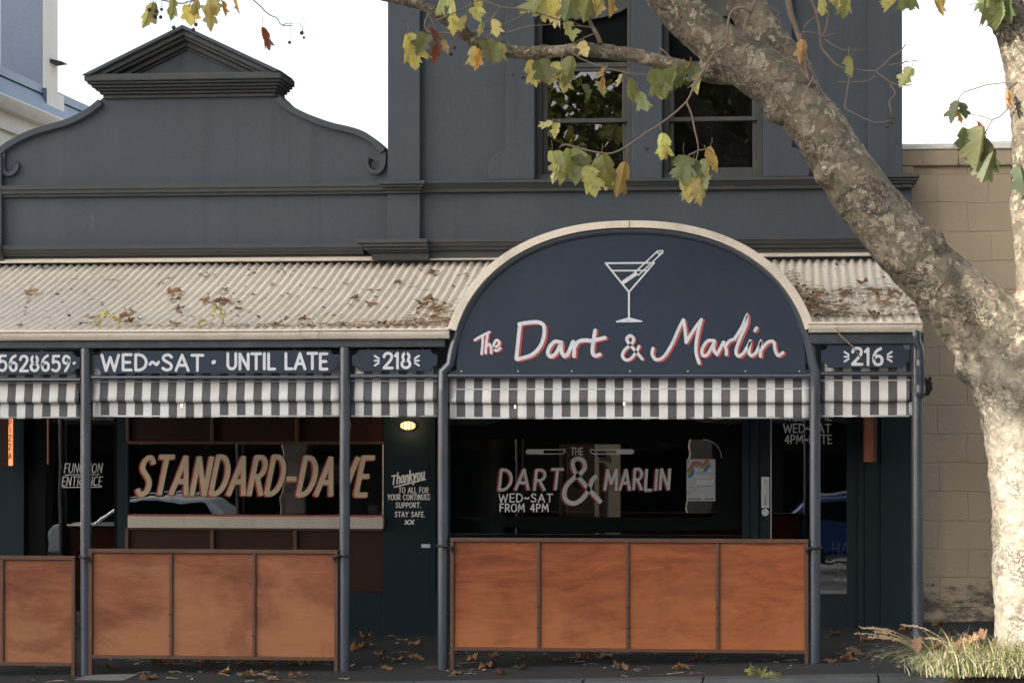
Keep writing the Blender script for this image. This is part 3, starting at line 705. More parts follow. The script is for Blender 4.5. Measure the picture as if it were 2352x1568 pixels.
def rake(name, o0, o1, pr, mat='moulding_paint'):
    # raking band between offsets o0..o1 (pixels measured down from the outer edge)
    mm = MB()
    for (ex, ey), sg in ((bl, 1), (br_, -1)):
        L = [(ex, ey + o0 * 0.0), (ap[0], ap[1])]
        slope = (ap[1] - ey) / (ap[0] - ex)
        def at(x, o): return (x, ap[1] + (x - ap[0]) * slope + o)
        xa = ex + sg * o0 / abs(slope) ; xb = ex + sg * o1 / abs(slope)
        pts = [at(xa, o0), at(ap[0], o0), at(ap[0], o1), at(xb, o1)]
        mm.prism(w3(pts, YL), YL - pr, YL + 0.34)
    return mm.build(name, mat, LB, bevel=0.008)
rake('raking_cornice', 0, 9, 0.235, 'wall_paint'); rake('raking_cornice', 9.4, 22, 0.19); rake('raking_cornice', 22.4, 30, 0.15); rake('raking_cornice', 30.4, 43, 0.085); rake('raking_cornice', 43.4, 50, 0.045)
# ground floor of the left shop: wall pieces round the door and the window
def wallbox(parent, name, pxa, pxb, pya, pyb, Y, d, mat, **k):
    ref = LREF if pxb < 950 else RREF
    return MB().box(X(pxa, Y), X(pxb, Y), Y, Y + d, min(Z(pyb, Y, ref), 9), Z(pya, Y, ref)).build(name, mat, parent, **k)
GB = 1560
wallbox(LB, 'wall', XE, 55, 901, GB, F, 0.3, 'shop_navy', bevel=0.004)
wallbox(LB, 'wall', 270, 293, 930, GB, F, 0.3, 'shop_navy', bevel=0.004)
wallbox(LB, 'wall', 880, 988, 901, GB, F, 0.3, 'shop_navy', bevel=0.004)
wallbox(LB, 'wall', 988, 1000, 901, 1360, F - 0.018, 0.018, 'shop_navy', bevel=0.003)
wallbox(LB, 'wall', 988.2, 1021, 901, GB, F, 0.3, 'shop_navy')
wallbox(LB, 'lintel', 55.2, 879.8, 901, 929, F + 0.02, 0.26, 'black_paint')
wallbox(LB, 'wall', 293.2, 879.8, 1357, GB, F + 0.004, 0.29, 'shop_navy')
# function entrance door: dark glass in a black frame
dr = wallbox(LB, 'door', 55.2, 105, 929.2, GB, F + 0.06, 0.05, 'black_paint')
wallbox(LB, 'door', 262, 269.8, 929.2, GB, F + 0.06, 0.05, 'black_paint')
gp = MB().pbox(105.2, 929.2, 261.8, 1500, F + 0.08, 0.008, LREF).build('door_glass', 'shop_glass', LB)
mb = MB()
text(mb, 'FUNCTION', (147, 1064, 236, 1085), F + 0.075, 2.1, 0.22, 0.24)
text(mb, 'ENTRANCE', (142, 1094, 236, 1115), F + 0.075, 2.1, 0.22, 0.24)
stroke(mb, [(150, 1090), (228, 1089)], 1.8, F + 0.075); stroke(mb, [(144, 1119), (233, 1118)], 1.8, F + 0.075)
mb.build('door_lettering', 'letter_grey', LB, label='FUNCTION ENTRANCE lettering in thin white capitals')
# timber framed shop window with stall riser panels
def timber(name, a, b, c, d, Y=F - 0.03, t=0.06, mat='frame_timber', par=None):
    return MB().pbox(a, b, c, d, Y, t, LREF).build(name, mat, par or LB, bevel=0.004)
SWN = MB().pbox(293.2, 1013, 880, 1020, F - 0.04, 0.07, LREF).build('shop_window', 'frame_timber', LB, bevel=0.004)
SWN['label'] = 'timber framed shop window lettered STANDARD DAVE'
timber('frame', 289, 930, 296, 1013, par=SWN); 
for xx in (487, 682): timber('glazing_bar', xx - 4, 930, xx + 4, 1012.8, par=SWN)
timber('top_panel', 296, 930, 879.8, 1012.8, F + 0.01, 0.03, 'dark_timber', SWN)
MB().pbox(295, 1020.2, 878, 1182, F + 0.02, 0.008, LREF).build('pane', 'shop_glass', SWN)
timber('frame', 290, 1020.2, 294.8, 1182, F - 0.01, 0.05, 'shop_navy', SWN); timber('frame', 878.2, 1020.2, 880.5, 1182, F - 0.012, 0.05, 'cream_trim', SWN)
timber('ledge', 293, 1185, 880, 1212, F - 0.06, 0.09, 'ledge_cream', SWN); timber('ledge_edge', 293, 1181.4, 880, 1184.8, F - 0.064, 0.09, 'letter_red', SWN)
timber('sill', 289, 1212.3, 880, 1217, F - 0.03, 0.06, par=SWN)
timber('riser_panel', 293, 1217.2, 880, 1356.6, F + 0.008, 0.03, 'dark_timber', SWN)
for xx in (291, 487, 678): timber('riser_post', xx - 4, 1217.2, xx + 4, 1356.4, F - 0.025, 0.05, par=SWN)
mb = MB(); mr_ = MB()
SD = (313, 1050, 858, 1135)
text(mr_, 'STANDARD-DAVE', SD, F - 0.004, 11.8, 0.36, 0.24, False, 0.25, off=(-3.5, 2.2))
text(mb, 'STANDARD-DAVE', SD, F - 0.008, 11.2, 0.36, 0.24, False, 0.25)
mr_.build('lettering_shadow', 'letter_red', SWN); mb.build('lettering', 'letter_tan', SWN, label='STANDARD DAVE in heavy slanted tan capitals')

# hand lettering on the dark wall
mb = MB(); YW = F - 0.003
text(mb, 'T', (898, 1093, 911, 1113), YW, 3.4, .15, rise=2); text(mb, 'hankyou', (911, 1086, 976, 1111), YW, 3.4, .12, .14, rise=13)
stroke(mb, [(906, 1118), (977, 1100)], 3.2, YW)
mb.build('wall_lettering', 'letter_bright', LB, label='Thankyou in slanted underlined white script'); 
for s_, b_ in (('TO ALL FOR', (916, 1119, 984, 1131)), ('YOUR CONTINUED', (890, 1135, 989, 1147)), ('SUPPORT.', (909, 1154, 967, 1165)), ('STAY SAFE.', (907, 1175, 976, 1186))):
    mb = MB(); text(mb, s_, b_, YW, 2.0, 0.06, .26); mb.build('wall_lettering', 'letter_bright', LB)
mb = MB(); text(mb, 'XX', (930, 1194, 951, 1203), YW, 2.8, 0.1, .3)
mb.build('wall_lettering', 'letter_bright', LB)
# the interior of the left shop: dark room with a little kitchen gear
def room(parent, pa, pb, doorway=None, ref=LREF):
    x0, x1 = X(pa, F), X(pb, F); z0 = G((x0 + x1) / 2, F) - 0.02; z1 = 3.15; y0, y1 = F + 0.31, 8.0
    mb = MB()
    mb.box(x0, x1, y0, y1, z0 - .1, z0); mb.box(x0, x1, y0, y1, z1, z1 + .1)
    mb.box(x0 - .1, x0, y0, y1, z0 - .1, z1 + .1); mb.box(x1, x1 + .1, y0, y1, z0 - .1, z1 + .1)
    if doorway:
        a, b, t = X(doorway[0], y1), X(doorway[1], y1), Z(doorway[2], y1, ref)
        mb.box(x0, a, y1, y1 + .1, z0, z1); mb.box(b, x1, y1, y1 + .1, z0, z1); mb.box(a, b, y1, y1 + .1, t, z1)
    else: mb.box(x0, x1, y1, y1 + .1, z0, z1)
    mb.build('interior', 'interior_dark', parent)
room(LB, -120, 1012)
def interior(name, parts, label, cat, par=None, **k):
    t = None
    for i, (pn, rect, Y, d, mat) in enumerate(parts):
        mb = MB().pbox(*rect, Y, d)
        if t is None:
            q = P((rect[0] + rect[2]) / 2, rect[3], Y); t = thing(name, q, label, cat)
        mb.build(pn, mat, t, bevel=0.01)
    return t
interior('range_hood', [('canopy', (640, 1062, 780, 1112), 5.2, 0.6, 'steel'), ('duct', (690, 1018, 715, 1061), 5.3, 0.4, 'steel')], 'steel range hood seen through the window behind the letters of DAVE', 'range hood')
interior('coffee_machine', [('body', (655, 1128, 705, 1178), 4.2, 0.4, 'steel'), ('hopper', (664, 1110, 690, 1127), 4.3, 0.2, 'dark_metal')], 'metal coffee machine behind the window, under the dash in the lettering', 'coffee machine')
interior('storage_tub', [('tub', (845, 1160, 868, 1180), 4.0, 0.3, 'pale_render'), ('lid', (843, 1157, 870, 1159.5), 3.98, 0.34, 'steel')], 'small white storage tub behind the right end of the lettered window', 'tub')
interior('ceiling_light', [('tube', (470, 1024, 565, 1027), 4.6, 0.05, 'pale_render'), ('housing', (468, 1020, 567, 1023.5), 4.58, 0.09, 'steel')], 'unlit fluorescent tube hanging at the top of the lettered window', 'light')
mb = MB()
for k in range(24): mb.ball(P(327, 1022 + k * 4.8, 3.4), 0.006, 6, 4)
for k in range(10): mb.ball(P(324, 1022 + k * 11, 3.42), 0.008, 6, 4)
tag(mb.build('blind_chain', 'steel'), 'bead chain hanging inside the left end of the lettered window', 'chain')

# =================================================================== TWO STOREY BUILDING (right)
RB = thing('terrace_building', (X(1500, YR), YR, G(X(1500, YR), YR)), 'two storey charcoal painted terrace with tall sash windows behind the plane tree', 'building')
TOP = -640
xl, xr = X(893, YR), X(2072, YR)
zc1, zc2 = zr(414), zr(548)
# upper wall as pieces round two windows; the window heads lie above the picture
WT, WB = -40, 408
W1, W2 = (1230, 1452), (1522, 1752)
def rw(a, b, t, bt, Y=YR, d=0.3, name='wall', mat='wall_paint', **k):
    return MB().box(X(a, YR), X(b, YR), Y, Y + d, zr(bt), zr(t)).build(name, mat, RB, **k)
rw(893, W1[0], TOP, WB); rw(W1[1], W2[0], TOP, WB); rw(W2[1], 2072, TOP, WB)
rw(W1[0], W1[1], TOP, WT); rw(W2[0], W2[1], TOP, WT)
rw(893, 2072, WB, 902); rw(2072.2, 2094, 440, 902)
MB().box(xl, xl + 0.3, YR + 0.301, 11, 0, zr(TOP)).build('side_wall', 'wall_paint', RB)
MB().box(xr - 0.3, xr, YR + 0.301, 11, 0, zr(TOP)).build('side_wall', 'wall_paint', RB)
MB().box(xl + .31, xr - .31, 10.7, 11, 3.3, zr(TOP)).build('back_wall', 'wall_paint', RB)
MB().box(xl + .31, xr - .31, YR + .31, 10.69, zr(TOP) - .1, zr(TOP)).build('roof', 'wall_paint', RB)
MB().box(xl + .31, xr - .31, YR + .31, 10.69, 3.27, 3.37).build('upper_floor', 'interior_dark', RB)
# pilasters, raised architraves with curled feet, panel pilaster
rw(893.5, 967, TOP, 412, YR - 0.075, 0.075, 'pilaster', bevel=0.006); rw(1994, 2071.5, TOP, 412, YR - 0.06, 0.06, 'pilaster', bevel=0.006)
rw(893.5, 967, 441, 548, YR - 0.07, 0.07, 'pilaster', bevel=0.006)
foot = [(1229.5, TOP), (1229.5, 412), (1126, 412), (1123, 395), (1124, 380), (1129, 366), (1138, 355), (1150, 348), (1164, 345), (1165, TOP)]
MB().prism([(X(a, YR), zr(b)) for a, b in foot], YR - 0.07, YR - 0.001).build('architrave', 'wall_paint', RB, bevel=0.008)
foot2 = [(1753, TOP), (1753, 412), (1858, 412), (1861, 395), (1860, 380), (1855, 366), (1846, 355), (1834, 348), (1820, 345), (1819, TOP)]
MB().prism([(X(a, YR), zr(b)) for a, b in foot2], YR - 0.07, YR - 0.001).build('architrave', 'wall_paint', RB, bevel=0.008)
rw(1453, 1521, TOP, 412, YR - 0.05, 0.049, 'mullion', bevel=0.006)
mr2 = mpp(YR, RREF)
STR2 = [(0.12, 0.0), (0.12, 6 * mr2), (0.10, 7 * mr2), (0.085, 12 * mr2), (0.078, 14 * mr2), (0.06, 18 * mr2), (0.055, 25 * mr2), (0.0, 28 * mr2)]
cornice('string_course', X(968, YR), X(2092, YR), zr(413), STR2, YR, RB)
def capital(a, b, t, steps):
    mb = MB(); 
    for s, (i, e, p, q) in enumerate(steps): mb.box(X(a + i, YR), X(b - i, YR), YR - p, YR + (0.1 if b < 2000 else 0.4), zr(t + q), zr(t + e) - (0.002 if s else 0))
    return mb.build('pilaster_capital', 'moulding_paint', RB, bevel=0.006)
capital(876, 983, 414, [(0, 0, 0.20, 8), (5, 8, 0.175, 14), (10, 14, 0.14, 20), (14, 20, 0.11, 27)])
capital(1990, 2110, 411, [(0, 0, 0.18, 7), (4, 7, 0.155, 13), (9, 13, 0.13, 19), (15, 19, 0.10, 28)])
LOW2 = [(0.15, 0), (0.15, 7 * mr2), (0.13, 8 * mr2), (0.12, 15 * mr2), (0.09, 19 * mr2), (0.085, 24 * mr2), (0.045, 27 * mr2), (0.045, 46 * mr2)]
cornice('lower_cornice', X(990, YR), X(2090, YR), zr(548), LOW2, YR, RB)
mb = MB()
for a, b, t, bt, p in ((830, 992, 549, 558, 0.26), (838, 991, 558.4, 566, 0.235), (846, 991, 566.4, 573, 0.20), (853, 991, 573.4, 578, 0.15), (860, 991, 578.4, 594, 0.11)):
    mb.box(X(a, YL), X(b, YL), YL - p - .05, YL + .0, zr(bt), zr(t))
mb.build('lower_cornice_end', 'moulding_paint', RB, bevel=0.006)

def sash_window(a, b, label):
    Yf = YR + 0.10
    fr = MB()
    fr.box(X(a, YR) + .001, X(a + 13, YR), Yf, Yf + .12, zr(WB), zr(WT)); fr.box(X(b - 13, YR), X(b, YR) - .001, Yf, Yf + .12, zr(WB), zr(WT))
    win = fr.build('window', 'sash_paint', RB, bevel=0.004); win['label'] = label
    def bar(n, p0, q0, p1, q1, y, d=0.05, mat='sash_paint', bv=0.004):
        return MB().box(X(p0, YR), X(p1, YR), y, y + d, zr(q1), zr(q0)).build(n, mat, win, bevel=bv)
    bar('sill', a + .2, 398, b - .2, WB, YR + 0.03, 0.2)
    bar('transom', a + 13.2, 139, b - 13.2, 150, Yf + 0.005, 0.10)
    # arched head board over a blank top light
    pts = [(a + 13.2, WT)] + [(a + 13.2 + (b - a - 26.4) * t / 12, 12 + 26 * math.sin(math.pi * t / 12) ** .7) for t in range(13)] + [(b - 13.2, WT)]
    MB().prism([(X(p, YR), zr(q)) for p, q in pts], Yf + 0.02, Yf + 0.07).build('head_board', 'sash_paint', win)
    bar('top_light', a + 13.2, WT, b - 13.2, 138.8, Yf + 0.085, 0.02, 'black_paint', 0)
    # upper sash sits in front of the lower one
    bar('sash', a + 13.2, 150.2, a + 25, 277, Yf + 0.02); bar('sash', b - 25, 150.2, b - 13.2, 277, Yf + 0.02)
    bar('sash', a + 25.2, 150.2, b - 25.2, 158, Yf + 0.02); bar('meeting_rail', a + 25.2, 267, b - 25.2, 277, Yf + 0.018)
    bar('pane', a + 25.2, 158.2, b - 25.2, 266.8, Yf + 0.045, 0.006, 'upper_glass', 0)
    bar('sash', a + 13.2, 277.2, a + 24, 397.8, Yf + 0.065); bar('sash', b - 24, 277.2, b - 13.2, 397.8, Yf + 0.065)
    bar('sash', a + 24.2, 383, b - 24.2, 397.8, Yf + 0.065)
    bar('pane', a + 24.2, 272, b - 24.2, 382.8, Yf + 0.09, 0.006, 'upper_glass', 0)
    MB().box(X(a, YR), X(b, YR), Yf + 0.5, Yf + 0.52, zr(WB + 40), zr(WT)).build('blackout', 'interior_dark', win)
sash_window(*W1, 'sash window framed by the branch, left of the pair')
sash_window(*W2, 'sash window partly behind the leaning limb, right of the pair')

# ground floor of the right shop
def rb(name, a, t, b, bt, Y, d, mat, par=None, **k): return MB().pbox(a, t, b, bt, Y, d, RREF).build(name, mat, par or RB, **k)
rb('lintel', 1021.2, 903, 2094, 929, F + 0.02, 0.28, 'black_paint')
rb('wall', 1021.2, 929.2, 1033, GB, F, 0.3, 'shop_teal')
rb('wall', 1033.2, 1240, 1704.8, GB, F + 0.02, 0.26, 'black_paint')
PW = rb('shop_window', 1033.2, 1228, 1704.8, 1239.8, F - 0.03, 0.08, 'black_paint', bevel=0.004)
PW['label'] = 'black painted shop window with round-cornered clear centre lettered DART & MARLIN'
rb('pane', 1033.4, 929.4, 1704.6, 1227.8, F + 0.04, 0.008, 'shop_glass', PW)
# black paint on the glass, leaving a clear round-cornered panel
yb = F + 0.037
inner = []
xa_, xb_, ya_, yb_ = 1030, 1657, 1009, 1187; rr = 42
inner = [(1034.2, 1009), (1300, 1009)] + [(xb_ - rr + rr * math.cos(R(a)), ya_ + rr - rr * math.sin(R(a))) for a in range(90, -1, -10)] + [(xb_ - 30 + 30 * math.cos(R(a)), yb_ - 30 - 30 * math.sin(R(a))) for a in range(0, -91, -15)] + [(1300, 1187), (1034.2, 1187)]
outer = []
for (a, b) in inner:
    dx, dy = a - 1360, b - 1098; s_ = min((344.4 if dx > 0 else 326.4) / max(1e-6, abs(dx)), 129 / max(1e-6, abs(dy)) if dy > 0 else 168 / max(1e-6, abs(dy)))
    outer.append((1360 + dx * s_, 1098 + dy * s_))
vs = []
for a, b in inner + outer:
    vs.append((X(a, yb), yb, Z(b, yb, RREF)))
n = len(inner)
mb = MB().add(vs, [(i, i + 1, n + i + 1, n + i) for i in range(n - 1)])
mb.build('painted_border', 'black_paint', PW)
mb = MB(); stroke(mb, [p for p in inner if p[0] > 1600 and p[1] < 1052], 1.2, yb - .001); mb.build('border_line', 'letter_grey', PW)
# lettering on that window
m1 = MB(); m2 = MB(); Yg = F + 0.030
for off, m, yy, ww in (((-3.6, 2.0), m2, Yg, 8.6), ((0, 0), m1, Yg - 0.004, 8.0)):
    text(m, 'DART', (1145, 1078, 1294, 1124), yy, ww * .82, 0.12, 0.3, False, 0.2, off=off)
    text(m, 'MARLIN', (1389, 1077, 1540, 1124), yy, ww * .82, 0.10, 0.24, False, 0.2, off=off)
    amp = [(1235, 592), (1150, 500), (1085, 425), (1035, 360), (1005, 300), (1010, 250), (1050, 232), (1090, 252), (1103, 305), (1070, 350), (1010, 395), (958, 445), (935, 505), (940, 560), (985, 595), (1040, 590), (1100, 540), (1145, 455), (1165, 405), (1200, 372)]
    stroke(m, [(1034.9 + .28 * a + off[0], 987.8 + .28 * b + off[1]) for a, b in catmull(amp, 5)], ww * 1.25, yy, False)
m2.build('lettering_shadow', 'letter_crimson', PW); m1.build('lettering', 'letter_grey', PW, label='DART & MARLIN in grey capitals with red edges')
mb = MB(); Yh = F + 0.026
text(mb, 'WED~SAT', (1146, 1134, 1269, 1152), Yh, 3.0, 0.02, .26); mb.build('hours_lettering', 'letter_bright', PW); mb = MB(); text(mb, 'FROM 4PM', (1148, 1157, 1259, 1174), Yh, 3.0, 0.0, .26)
mb.build('hours_lettering', 'letter_bright', PW); mb = MB(); text(mb, 'THE', (1312, 1028, 1338, 1044), Yh, 2.2, 0.0, .25)
for sg, a, b in ((1, 1205, 1296), (-1, 1459, 1358)):
    e = sg
    stroke(mb, [(a + 8 * e, 1037), (a + 38 * e, 1037)], 11.5, Yh)
    stroke(mb, [(a + 38 * e, 1032.3), (b, 1032.3)], 2.2, Yh); stroke(mb, [(a + 38 * e, 1042), (b - 5 * e, 1042), (b, 1039)], 2.2, Yh)
    stroke(mb, [(b, 1031), (b + 3 * e, 1035), (b, 1040)], 2.2, Yh)
mb.build('painted_darts', 'letter_grey', PW, label='THE between two painted darts')
rb('frame', 1705, 929.2, 1742, GB, F - 0.03, 0.2, 'shop_teal', bevel=0.004); rb('frame', 1721, 929.2, 1723, GB, F - 0.036, 0.004, 'black_paint')
# glazed door
D0 = rb('door', 1742.4, 929.2, 1771, GB - 118, F + 0.01, 0.05, 'shop_teal', bevel=0.004); D0['label'] = 'dark glazed door with steel pull handle and opening hours lettering'
rb('door_stile', 1945, 929.2, 1971, 1441, F + 0.01, 0.05, 'shop_teal', D0, bevel=0.004)
rb('bottom_rail', 1771.2, 1360, 1944.8, 1441, F + 0.01, 0.05, 'shop_teal', D0, bevel=0.004)
rb('door_glass', 1771.2, 929.4, 1944.8, 1359.8, F + 0.035, 0.008, 'shop_glass', D0)
rb('glazing_bead', 1770, 929.4, 1772, 1359, F + 0.004, 0.01, 'steel', D0)
rb('handle_plate', 1748.5, 1094, 1767, 1165, F + 0.003, 0.006, 'steel', D0, bevel=0.002)
hm = mpp(F, RREF)
mb = MB(); a = P(1757.5, 1106, F - 0.045); b = P(1757.5, 1154, F - 0.045)
mb.tube([(a.x, F + .004, a.z + .01), (a.x, F - .03, a.z + .005), (a.x, F - .045, a.z - .012), (b.x, F - .045, b.z + .012), (b.x, F - .03, b.z - .005), (b.x, F + .004, b.z - .01)], 0.011, 10)
mb.build('handle', 'steel', D0, smooth=True)
mb = MB(); c = P(1757.5, 1176, F); mb.tube([(c.x, F + .008, c.z), (c.x, F - .012, c.z)], 0.033, 20); mb.tube([(c.x, F - .011, c.z), (c.x, F - .02, c.z)], 0.02, 16)
mb.build('lock', 'steel', D0, bevel=0.002)
mb = MB(); Yd = F + 0.03
text(mb, 'WELCOME', (1800, 944, 1910, 964), Yd, 2.8, 0, .2); text(mb, 'WED~SAT', (1800, 974, 1908, 993), Yd, 2.8, 0, .2); text(mb, '4PM~LATE', (1803, 999, 1910, 1018), Yd, 2.8, 0, .2)
mb.build('door_lettering', 'letter_grey', D0)
mb = MB(); Ys = F + 0.055
for s_, b_ in (('HA', (1912, 1245, 1950, 1272)), ('HO', (1914, 1283, 1952, 1309)), ('4~', (1917, 1318, 1947, 1338))): text(mb, s_, b_, Ys, 2.6, 0.03, .3)
mb.build('door_lettering', 'letter_grey', D0)
rb('threshold', 1742.4, 1441.4, 1971, GB, F + 0.03, 0.25, 'black_paint')
rb('frame', 1971.3, 929.2, 1984, GB, F - 0.03, 0.2, 'shop_teal', bevel=0.004)
rb('wall', 1984.2, 929.2, 2023, GB, F - 0.01, 0.3, 'shop_teal', bevel=0.004)
rb('wall', 2023.2, 929.2, 2094, GB, F - 0.05, 0.34, 'shop_teal', bevel=0.004)
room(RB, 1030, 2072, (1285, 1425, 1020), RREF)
# walls behind: the lit yard seen through the back door
yd = thing('yard_shed', P(1400, 1200, 12.5), 'pale timber shed in the yard, seen through the shop window behind the big ampersand', 'shed')
MB().pbox(1366, 930, 1560, 1290, 12.5, 1.2).build('wall', 'yard_cream', yd)
MB().pbox(1376, 1062, 1388, 1290, 12.46, 0.03).build('door', 'frame_timber', yd); MB().pbox(1372, 1036, 1392, 1050, 12.45, 0.04).build('vent', 'moulding_paint', yd)
MB().pbox(1000, 900, 1800, 1300, 14.5, 0.1).build('fence', 'dark_timber', label='dark paling fence at the back of the yard, behind the shed', cat='fence')
mb = MB()
for (a, b, t, k) in ((1446, 1484, 1019, 6), (1510, 1548, 1019, 1), (1541, 1548, 1024, 4)):
    for i in range(k): mb.pbox(a, t + i * 3.1, b, t + i * 3.1 + 2.0, 7.97, 0.02)
tag(mb.build('louvre_window', 'pale_render'), 'bright slatted louvre window at the back of the dark bar', 'window')
mb = MB(); mb.pbox(1318, 1030, 1338, 1120, 7.9, .04); mb.pbox(1293, 1022, 1302, 1200, 7.9, .04); 
tag(mb.build('door_frame', 'yard_cream'), 'narrow pale back door frame seen behind the big ampersand', 'door frame')
# dark bar stock shapes
interior('bar_shelf', [('shelf', (1560, 1072, 1690, 1076), 7.2, .3, 'dark_timber'), ('back_panel', (1560, 1030, 1690, 1180), 7.55, .05, 'dark_timber')], 'dim bar shelf at the back, behind the poster end of the window', 'shelf')
# =================================================================== VERANDAH
VREF = 1000
def zp(py, px=VREF, Y=0.0): return P(px, py, Y).z
ZG_L, ZG_R = zp(757, 900), zp(741, 1980)        # gutter tops of the two lengths
ZT = zr(600)                                     # roof line on the wall
PITCH = 0.0765
def roof_z(y, zfront):                           # slightly concave sheet, y from 0 to F
    t = max(0, min(1, y / (F - 0.02))); return zfront + (ZT - zfront) * (0.70 * t + 0.30 * t * t)
def corrugated(x0, x1, zfront):
    mb = MB(); n = int((x1 - x0) / PITCH * 8); rows = 14; vs = []
    for r in range(rows + 1):
        for i in range(n + 1):
            x = x0 + (x1 - x0) * i / n
            y = -0.03 + (F + 0.0) * r / rows
            if X(1036, 0) < x < X(1856, 0): y = max(y, 0.035)
            vs.append((x, y, roof_z(y, zfront) + 0.0115 * math.cos(2 * math.pi * x / PITCH)))
    fs = [(r * (n + 1) + i, r * (n + 1) + i + 1, (r + 1) * (n + 1) + i + 1, (r + 1) * (n + 1) + i) for r in range(rows) for i in range(n)]
    return mb.add(vs, fs)
XM = X(1447, 0); XV0 = X(XE - 40, F); XVR = X(2117, 0)
VE = thing('verandah', (XM - 2, 0, G(XM - 2, 0)), 'cream corrugated iron verandah on blue-grey tube posts along both shopfronts', 'verandah')
ZA = ZG_L - 0.005; ZB = ZG_R - 0.005
o = corrugated(XV0, XM, ZA).build('corrugated_roof', 'corrugated_cream', VE, smooth=True)
o = corrugated(XM, XVR, ZB).build('corrugated_roof', 'corrugated_cream', VE, smooth=True)
for o in [c for c in VE.children if c.name.startswith('corrugated')]:
    s = o.modifiers.new('thickness', 'SOLIDIFY'); s.thickness = 0.002
# wall flashing
MB().sweep_x([(F - 0.045, ZT + 0.02), (F - 0.0, ZT + 0.045), (F - 0.0, ZT + 0.06), (F - 0.052, ZT + 0.034)], XV0, X(1447, F)).build('flashing', 'cream_trim', VE)
MB().sweep_x([(F - 0.052, ZT + 0.03), (F - 0.0, ZT + 0.055), (F - 0.0, ZT + 0.085), (F - 0.06, ZT + 0.055)], X(1447, F), X(2085, F)).build('flashing', 'cream_trim', VE)
# ogee gutters
def gutter(x0, x1, zt, par=VE):
    k = mpp(0)
    pr = [(-0.02, zt), (-0.125, zt), (-0.128, zt - 3 * k), (-0.112, zt - 6 * k), (-0.112, zt - 10 * k), (-0.10, zt - 16 * k), (-0.085, zt - 22 * k), (-0.02, zt - 23 * k)]
    inn = [(-0.024, zt - 21.5 * k), (-0.082, zt - 20.5 * k), (-0.096, zt - 15 * k), (-0.108, zt - 9.5 * k), (-0.108, zt - 6 * k), (-0.121, zt - 3 * k), (-0.119, zt - .6 * k), (-0.024, zt - .6 * k)]
    mb = MB().sweep_x(pr + [], x0, x1)
    return mb.build('gutter', 'cream_trim', par, auto=30)
gutter(XV0, X(690, -0.1) , ZG_L); gutter(X(690, -0.1) + .003, X(1031, -0.1), ZG_L + .003)
gutter(X(1857, -0.1), X(2119, -0.1), ZG_R)
# beams under the gutters
MB().box(XV0, X(1024, 0), -0.045, 0.045, zp(799, 500), zp(778, 500)).build('beam', 'beam_paint', VE, bevel=0.006)
MB().box(X(1860, 0), X(2121, 0), -0.045, 0.045, zp(790, 1990), zp(766, 1990)).build('beam', 'beam_paint', VE, bevel=0.006)
MB().box(X(1857, 0), X(2113, 0), F - 0.06, F - 0.004, roof_z(F - .2, ZB) - 0.16, roof_z(F - .2, ZB) - 0.05).build('wall_plate', 'beam_paint', VE)
# posts
def post(px, r, ztop):
    x = X(px, 0); mb = MB(); z0 = G(x, 0)
    mb.tube([(x, 0, z0 - 0.05), (x, 0, ztop)], r, 24)
    o = mb.build('post', 'post_paint', VE, smooth=True, auto=40)
k0 = mpp(0)
post(197, 12.2 * k0, zp(790, 197)); post(792, 12.2 * k0, zp(790, 792)); post(2108, 12.5 * k0, zp(785, 2108))
post(-330, 12.2 * k0, zp(795, 0))
# rails the blinds roll behind
def rail(a, b, py, r=5.5):
    MB().tube([P(a, py, 0.0), P(b, py, 0.0)], r * k0, 12).build('rail', 'post_paint', VE, smooth=True, auto=40)
rail(-318, 185, 872); rail(210, 780, 867); rail(805, 1006, 864); rail(1885, 2096, 858)
# downpipe at the right end
dx = X(2105, -0.03)
mb = MB(); mb.tube([P(2105, 758, -0.06), P(2105, 776, -0.06), P(2107, 785, -0.055), P(2112, 797, -0.05), P(2113.5, 806, -0.05), P(2113.5, 900, -0.05), P(2112, 908, -0.02)], 10.5 * k0, 16)
mb.tube([P(2113.5, 826, -0.05), P(2113.5, 840, -0.05)], 11.8 * k0, 16); mb.tube([P(2105, 762, -0.06), P(2105, 772, -0.06)], 12 * k0, 16); mb.tube([P(2113.5, 884, -0.05), P(2113.5, 902, -0.05)], 12.6 * k0, 16)
DP = mb.build('downpipe', 'post_paint', VE, smooth=True, auto=40)

# =================================================================== ARCHED SIGN on its bent tube frame
AC = P(1447, 858, 0); AW = X(1861, 0) - AC.x; AH = zp(526, 1447) - AC.z
def arch(w_, h_, n=48, a0=0.0, a1=180.0, N=2.22, cz=0):
    out = []
    for i in range(n + 1):
        a = R(a0 + (a1 - a0) * i / n); c, s = math.cos(a), math.sin(a)
        out.append((AC.x + math.copysign(abs(c) ** (2 / N), c) * w_, AC.z + cz + abs(s) ** (2 / N) * h_))
    return out
AS = thing('arched_sign', (AC.x, 0, G(AC.x, 0)), 'big navy arched sign reading The Dart & Marlin under a white cocktail glass', 'sign')
YS = -0.02
pan = arch(AW - 0.035, AH - 0.035)
MB().prism(pan, YS, YS + 0.03).build('panel', 'sign_navy', AS)
